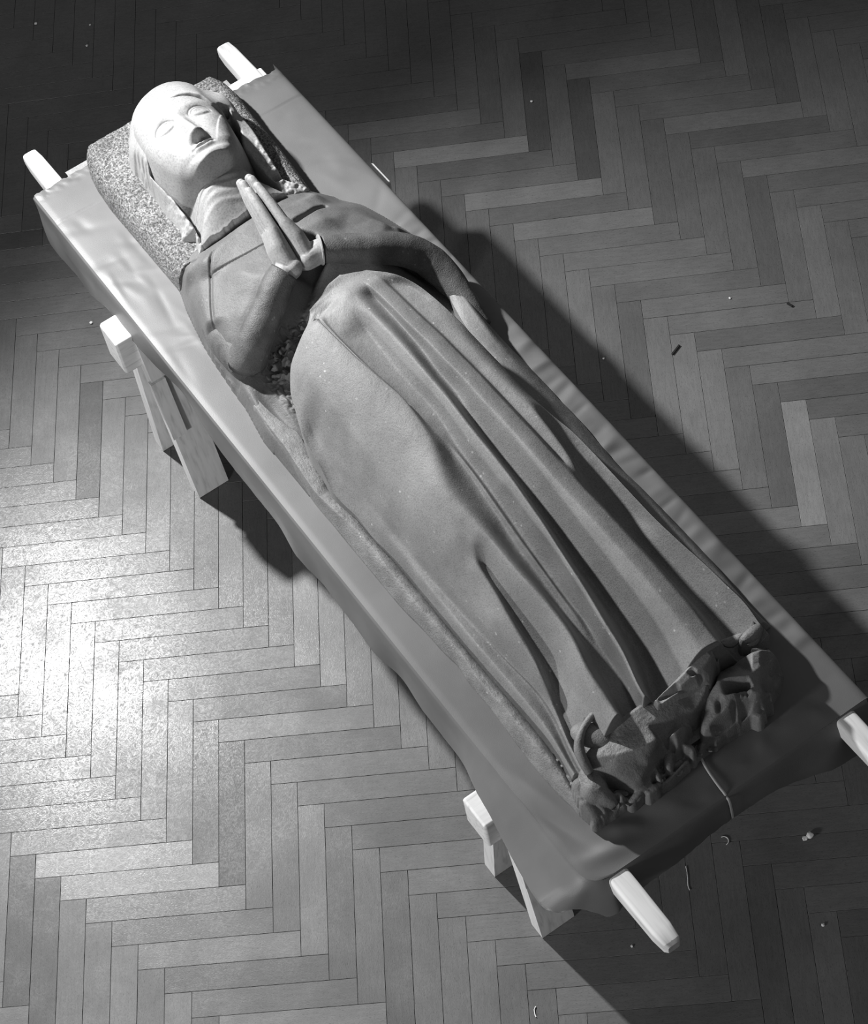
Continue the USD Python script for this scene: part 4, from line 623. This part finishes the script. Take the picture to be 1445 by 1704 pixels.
face += lip * (bump_at(hu, hv * 0, -.5495 + .10 * av, 0, .0034, 1, .0042) + bump_at(hu, hv * 0, -.5405 - .12 * av, 0, .0042, 1, .0040) - bump_at(hu, hv * 0, -.5455 + .02 * av, 0, .0013, 1, .0042))
face += bump_at(hu, hv, -.552, VC, .005, .003, -.0016) - bump_at(hu, hv, -.5455, VC - .0195, .003, .003, .0025) - bump_at(hu, hv, -.5455, VC + .0195, .003, .003, .0025)
face += bump_at(hu, hv, -.5235, VC, .008, .015, .0035)
# the wimple: a band over chin and cheeks, its edge a thin step from cheek to cheek below the mouth
edge_u = np.where(hv < VC, np.interp(hv, [.16, .183, .2005, .224, VC], [-.645, -.634, -.571, -.5405, -.5285]), np.interp(hv, [VC, .272, .285, .34, .36], [-.5285, -.540, -.562, -.648, -.66]))
step = 1 / (1 + np.exp(-np.clip((hu - edge_u) / .0006, -30, 30))); face += step * .0030 * (hu < -.505) * np.clip((av - .022) / .02, 0, 1)
for wu, ww0, hgt in ((-.499, .004, .0018), (-.487, .004, .0014), (-.474, .005, .0015), (-.462, .004, .0012)):
    line = wu - .10 * av + .006 * np.sin(hv * 50); face += hgt * np.exp(-((hu - line) / ww0) ** 2) * np.clip((hu + .512) / .01, 0, 1) * ~head_only
hg = np.stack([hu, hv, face], -1); face = face + (fbm(hg * 90, 3, 4) - .5) * .0009
neck_end = np.interp(hv, [.10, .125, .142, .17, .20, .23, .26, .30, .335, .36, .39], [-.455, -.452, -.448, -.440, -.437, -.441, -.444, -.447, -.449, -.453, -.46]) + (fbm(np.stack([hv * 45, hv * 0, hv * 0], -1), 4, 3) - .5) * .014
face = np.where(hu > neck_end, np.minimum(face, face - (hu - neck_end) * 12), face)
face = np.maximum(face, .02)
face = gaussian_filter(face, 0.9)
part(effigy, 'face', field(hu, hv, face), 'marble', smooth=True, label='white marble face in a wimple, eyes open, looking up')

# ------------------------------------------------------------------ veil
uu, vv, ww = patch(PATCH['veil'], -0.84, -0.425, 0.075, 0.43, 0.0013, 1.9, outside=-0.006, rough=0.0003)
torn = np.clip((uu + .60) / .05, 0, 1); ww = ww + torn * np.clip((ww - .05) / .02, 0, 1) * (fbm(np.stack([uu, vv, ww], -1) * 120, 3, 31) - .5) * .010
part(effigy, 'veil', field(uu, vv, ww), 'marble', smooth=True, label='white marble veil falling in worn lappets to the shoulders')

# ------------------------------------------------------------------ sleeves
def spline_path(ctrl, m):
    ctrl = np.array(ctrl, float); t = np.r_[0, np.cumsum(np.linalg.norm(np.diff(ctrl[:, :3], axis=0), axis=1))]
    return PchipInterpolator(t, ctrl)(np.linspace(0, t[-1], m))
def tube(ctrl, m=90, n=40, rough=0.0008, seed=1, flat=1.0):
    """ctrl rows are u, v, w, radius; a round limb with closed, rounded ends"""
    c = spline_path(ctrl, m); d = np.gradient(c[:, :3], axis=0); d /= np.linalg.norm(d, axis=1)[:, None]
    a = np.cross(d, [0, 0, 1.0]); a /= np.linalg.norm(a, axis=1)[:, None]; b = np.cross(a, d)
    th = np.linspace(0, 2 * np.pi, n, endpoint=False)
    P = c[:, None, :3] + c[:, None, 3:4] * (a[:, None] * np.cos(th)[None, :, None] + flat * b[:, None] * np.sin(th)[None, :, None])
    nrm = P - c[:, None, :3]; nrm /= np.linalg.norm(nrm, axis=2, keepdims=True)
    P = P + nrm * ((fbm(P * 60, 4, seed) - .5) * 2 * rough)[..., None]
    P = np.concatenate([np.repeat(c[None, :1, :3], n, 1), P, np.repeat(c[None, -1:, :3], n, 1)], 0); P = np.concatenate([P, P[:, :1]], 1)
    return grid_mesh(P[:, ::-1])
def fused(meshes, length, turns=12):
    m = manifold3d.Manifold.batch_boolean(meshes, manifold3d.OpType.Add).refine_to_length(length).to_mesh()
    t = trimesh.Trimesh(np.array(m.vert_properties[:, :3]), np.array(m.tri_verts), process=True)
    return trimesh.smoothing.filter_taubin(t, lamb=0.5, nu=0.52, iterations=turns)
def ball(p, r, k=18): return manifold3d.Manifold.sphere(r, k).translate([float(x) for x in p])
def bone(p, q, r, s): return manifold3d.Manifold.batch_hull([ball(p, r), ball(q, s)])
part(effigy, 'sleeve', tube([(-.33, .105, .028, .028), (-.26, .098, .038, .034), (-.205, .098, .053, .034), (-.2085, .118, .083, .031), (-.2280, .1640, .112, .0285), (-.2520, .2090, .136, .027), (-.2570, .2230, .1420, .0255)], rough=.0012), 'sleeve_stone', smooth=True, label='sleeve of the arm bent up on the left')
part(effigy, 'sleeve', tube([(-.2545, .298, .145, .0235), (-.245, .3211, .139, .025), (-.2277, .3639, .122, .027), (-.2049, .425, .092, .029), (-.1735, .4570, .062, .029), (-.1182, .4670, .040, .024), (-.0709, .4660, .030, .018), (-.0323, .4650, .020, .013)], rough=.0012, seed=5), 'sleeve_stone', smooth=True, label='sleeve of the arm bent up on the right, mantle hanging from its elbow')
th = np.linspace(0, 2 * np.pi, 40); 
part(effigy, 'cuff', tube([(-.256, .2945, .146, .0262), (-.255, .2975, .1455, .0266)], m=5, n=40, rough=0), 'marble', smooth=True, label='thin pale cuff rim')

# ------------------------------------------------------------------ hands laid palm to palm
hd = np.array([-.852, 0, .523]); he = np.array([.523, 0, .852])      # along the fingers; towards the little-finger edge
def hand(side):
    """side -1: the hand on the left, +1: on the right; the palms meet at v = 0.2545"""
    H0 = np.array([-.2365, .2545, .158]) - he * .032; out = np.array([0, side, 0.0]); thick = 1.0 if side < 0 else .86
    at = lambda along, edge, o: H0 + hd * along + he * edge + out * o * thick
    B = []
    B.append(manifold3d.Manifold.batch_hull([ball(at(.010, .012, .0185), .0180), ball(at(.010, -.014, .0185), .0180), ball(at(.078, .0250, .0130), .0112), ball(at(.080, -.0265, .0130), .0116), ball(at(.050, .0205, .0180), .0155), ball(at(.050, -.020, .0180), .0155)]))
    for edge, lens, r in ((.0262, (.034, .023, .019), .0098), (.0092, (.043, .028, .021), .0106), (-.0085, (.046, .030, .022), .0108), (-.0258, (.041, .026, .021), .0102)):
        a = .080; p = at(a, edge, .0125)
        for k, ln in enumerate(lens):
            a += ln; q = at(a, edge * (1 - .12 * (k + 1)), .0122 - .0010 * (k + 1))
            B.append(bone(p, q, r - .0006 * k, r - .0006 * (k + 1) - (.0014 if k == 2 else 0))); p = q
    B.append(manifold3d.Manifold.batch_hull([ball(at(.085, .022, .0115), .0094), ball(at(.085, -.022, .0115), .0098), ball(at(.138, .019, .0088), .0076), ball(at(.152, .006, .0086), .0078), ball(at(.154, -.008, .0086), .0078), ball(at(.145, -.019, .0088), .0076)]))
    p = at(.022, -.026, .015)                                        # thumb, along the chest side
    for q, r0, r1 in ((at(.058, -.041, .011), .0135, .0115), (at(.090, -.045, .010), .0115, .0100), (at(.114, -.043, .009), .0100, .0076)):
        B.append(bone(p, q, r0, r1)); p = q
    wr = np.array([-.2555, .2215, .141]) if side < 0 else np.array([-.2555, .2925, .1445])
    B.append(bone(at(.012, 0.004, .018), wr, .0225, .0215)); B.append(bone(at(.008, .016, .016), wr, .0165, .0195))
    return fused(B, .0022, 110)
part(effigy, 'hand', hand(-1), 'marble', smooth=True, label='left of the two white marble hands joined in prayer')
part(effigy, 'hand', hand(1), 'marble', smooth=True, label='right of the two white marble hands joined in prayer')

# ------------------------------------------------------------------ feet: hem, beasts, broken foliage
uu, vv = np.meshgrid(np.arange(.70, .885, .0011), np.arange(.03, .475, .0011), indexing='ij')
fe = np.array(PATCH['foot_edge'][0])
# the low broken ground of foliage inside the worn outer edge
edge_u = np.interp(vv, fe[np.argsort(fe[:, 1]), 1], fe[np.argsort(fe[:, 1]), 0]); edge_v = np.interp(uu, [.70, .735, .76, .79, .81, .835], [.462, .455, .452, .446, .436, .40])
inside = np.minimum(np.minimum(edge_u - uu, edge_v - vv), vv - np.interp(uu, [.70, .76, .84], [.05, .062, .066]))
ww = np.where(inside > 0, .004 + .013 * np.clip(inside / .006, 0, 1), -.006) + (inside > .002) * (fbm(np.stack([uu * 75, vv * 75, 0 * uu], -1), 3, 15) - .42) * .030
for q in PATCH['feet']:
    q = np.array(q); t = np.r_[0, np.cumsum(np.linalg.norm(np.diff(q[:, :3], axis=0), axis=1))]; m = max(3, int(t[-1] / .0025))
    for u, v, w, r in PchipInterpolator(t + 1e-6 * np.arange(len(t)), q)(np.linspace(0, t[-1], m)):
        a, b = np.searchsorted(uu[:, 0], (u - r, u + r)); c_, d_ = np.searchsorted(vv[0], (v - r, v + r))
        if b <= a or d_ <= c_: continue
        d2 = (uu[a:b, c_:d_] - u) ** 2 + (vv[a:b, c_:d_] - v) ** 2
        ww[a:b, c_:d_] = np.where(d2 < r * r, np.maximum(ww[a:b, c_:d_], w - .95 * (r - np.sqrt(np.clip(r * r - d2, 0, None)))), ww[a:b, c_:d_])
for k in ('hem_bag', 'beast'):
    p = patch(PATCH[k], .70, .885, .03, .475, .0011, 1.6, outside=-.01, rough=.0003)[2][:ww.shape[0], :ww.shape[1]]; ww = np.maximum(ww, p)
ww = gaussian_filter(ww, 1.0); up = np.clip(ww / .03, 0, 1); gg = np.stack([uu, vv, ww], -1)
ww = ww + up * ((fbm(gg * 60, 4, 3) - .5) * .0025 + (fbm(gg * 300, 2, 8) - .5) * .0008)
part(effigy, 'footrest', field(uu, vv, ww), 'foot_stone', smooth=True, label='hem drawn over the feet between two worn crouching beasts')
uu, vv, ww = patch(PATCH['hem'], .745, .82, .20, .365, .001, 1.2, outside=.03, rough=.0004)
part(effigy, 'hem', field(uu, vv, ww), 'gown_stone', smooth=True, label='hem of the skirt folded under in flat facets')
part(effigy, 'hem_curl', tube([(.7800, .0935, .066, .007), (.7640, .0950, .078, .008), (.7500, .0985, .084, .008), (.7380, .1075, .089, .0075), (.7260, .1250, .092, .0055), (.7185, .1480, .094, .0055), (.7165, .1640, .093, .005), (.7240, .1725, .091, .0045), (.7390, .1710, .088, .0045), (.7470, .1610, .086, .004), (.7510, .1500, .084, .003)], m=120, n=16, rough=.0005), 'foot_stone', smooth=True, label='rolled end of a fold at the hem')
disc = trimesh.creation.icosphere(4, 1.0); disc.apply_scale([.021, .034, .012]); disc.apply_transform(trimesh.transformations.rotation_matrix(math.radians(-52), [0, 0, 1])); disc.apply_translation([.7375, .1310, .0775])
part(effigy, 'hem_roll', disc, 'foot_stone', smooth=True)
def chip_leaf(p, size, ang, tilt, seed):
    """a small curled stone leaf"""
    a, b = np.meshgrid(np.linspace(-1, 1, 9), np.linspace(-1, 1, 7), indexing='ij'); wdt = np.sqrt(np.clip(1 - (a * .96) ** 2, 0, 1))
    x = a * size; y = b * wdt * size * .5; z = size * (.35 * a * a - .3 * (b * wdt) ** 2) + size * .25 * (noise(np.stack([a * 2, b * 2, a * 0 + seed], -1), seed) - .5)
    top = np.stack([x, y, z + size * .14], -1); bot = np.stack([x, y, z - size * .14], -1)
    m = trimesh.util.concatenate([grid_mesh(top), grid_mesh(bot[:, ::-1])]); rim = np.concatenate([np.r_[0:9] * 7, 56 + np.r_[1:7], (np.r_[0:8] * 7 + 6)[::-1], np.r_[1:6][::-1]])
    f = []
    for i in range(len(rim)):
        p0, p1 = rim[i], rim[(i + 1) % len(rim)]; P0, P1 = top.reshape(-1, 3)[p0], top.reshape(-1, 3)[p1]; f.append((P0, P1))
    side = np.array([[q0, q1, q1 - [0, 0, size * .28], q0 - [0, 0, size * .28]] for q0, q1 in f]).reshape(-1, 3); k = np.arange(len(f)) * 4
    m = trimesh.util.concatenate([m, trimesh.Trimesh(side, np.vstack([np.c_[k, k + 2, k + 1], np.c_[k, k + 3, k + 2]]), process=False)])
    m.apply_transform(trimesh.transformations.rotation_matrix(tilt, [1, 0.3, 0])); m.apply_transform(trimesh.transformations.rotation_matrix(ang, [0, 0, 1])); m.apply_translation(p); return m
rim_line = PchipInterpolator([0, 1, 2, 3, 4, 5, 6, 7, 8], np.array([(.828, .085), (.834, .135), (.838, .19), (.838, .24), (.833, .29), (.826, .34), (.812, .385), (.79, .42), (.765, .437)]))
rl = random.Random(4)
for k in range(30):
    q = rim_line(k / 29 * 8); part(effigy, 'leaf', chip_leaf((q[0] + rl.uniform(-.012, .003), q[1] + rl.uniform(-.004, .004), rl.uniform(.014, .026)), rl.uniform(.006, .0115), rl.uniform(0, 3), rl.uniform(-.7, .7), k + 1), 'foot_stone', smooth=40)
for p, s, a, t in (((.728, .3985, .058), .017, 1.35, .1), ((.742, .4270, .060), .020, 2.2, -.3), ((.775, .4190, .060), .016, .6, .4), ((.8115, .1725, .022), .016, -.3, .6), ((.8030, .1950, .022), .018, .2, .9), ((.8180, .1200, .026), .011, .9, .5)):
    part(effigy, 'leaf', chip_leaf(p, s, a, t, 77), 'foot_stone', smooth=40)

# ------------------------------------------------------------------ litter on the floor round the bier
def floor_thing(name, label, cat, x, y, mesh, m, group=None):
    path = numbered('/World/' + name); xf = UsdGeom.Xform.Define(stage, path); xf.AddTranslateOp().Set(Gf.Vec3d(x, y, 0)); tag(xf, label, cat, group)
    usdkit.mesh(stage, path + '/' + {'scrap': 'sheet', 'shaving': 'curl', 'thread': 'strand', 'crumb': 'grain', 'splinter': 'sliver'}[cat], mesh, MAT[m], smooth=40)
def crumpled(size, seed):
    m = trimesh.creation.icosphere(2, size); d = noise(m.vertices / size * 1.7 + seed, seed); m.vertices *= (0.55 + 0.8 * d)[:, None]; m.vertices[:, 2] *= .55; m.apply_translation([0, 0, -m.bounds[0, 2] + .0006]); return m
def strand(points, r):
    p = np.array(points, float); t = np.r_[0, np.cumsum(np.linalg.norm(np.diff(p, axis=0), axis=1))]
    return tube(np.c_[PchipInterpolator(t, p)(np.linspace(0, t[-1], 14)), np.full(14, r)], m=40, n=8, rough=0)
floor_thing('paper_scrap', 'small crumpled white paper scrap on the dark floor right of the bier foot', 'scrap', *SPOT['scrap'], trimesh.util.concatenate([crumpled(.0065, 3), crumpled(.005, 8).apply_translation([-.0085, -.004, 0])]), 'pale_scrap')
floor_thing('wood_shaving', 'thin pale wood shaving curled in a half ring near the bier foot', 'shaving', *SPOT['ring'], strand([(.008 * math.cos(a), .008 * math.sin(a), .0018) for a in np.linspace(-1.2, 2.0, 12)], .0009), 'pale_scrap')
floor_thing('wood_shaving', 'short bent white shaving at the bottom edge of the floor', 'shaving', *SPOT['bent'], strand([(.001, .010, .0018), (-.002, .004, .0016), (0, -.008, .0016)], .0009), 'pale_scrap')
floor_thing('thread', 'straight pale thread lying along a floor joint near the bier foot', 'thread', *SPOT['thread'], strand([(0, .022, .0015), (.001, .006, .0014), (0, -.014, .0014), (.002, -.022, .0016)], .0007), 'pale_scrap')
floor_thing('splinter', 'dark wood splinter lying slantwise right of the bier', 'splinter', *SPOT['splinter1'], trimesh.creation.box([.026, .0035, .003]).apply_transform(trimesh.transformations.rotation_matrix(.9, [0, 0, 1])).apply_translation([0, 0, .0022]), 'joint')
floor_thing('splinter', 'short dark splinter near the right edge of the picture', 'splinter', *SPOT['splinter2'], trimesh.creation.box([.013, .004, .003]).apply_transform(trimesh.transformations.rotation_matrix(-.8, [0, 0, 1])).apply_translation([0, 0, .0022]), 'joint')
CRUMB_AT = ['left of the pole handle at the foot of the bier', 'on a dark block above the middle of the bier', 'in the top left corner of the floor', 'near the top edge, left of the head end', 'left of the pillow, lower of the two near the head', 'beside the head trestle on the left', 'between the two dark splinters on the right', 'right of the bier foot, below the paper scrap', 'on the lit floor below the foot trestle', 'in the shadow edge right of the bier']
for k, (x, y) in enumerate(SPOT['crumbs']):
    floor_thing('plaster_crumb', 'tiny white plaster crumb ' + CRUMB_AT[k], 'crumb', x, y, crumpled(.0022 + .0006 * (k % 3), 20 + k), 'pale_scrap', 'plaster crumbs on the floor')
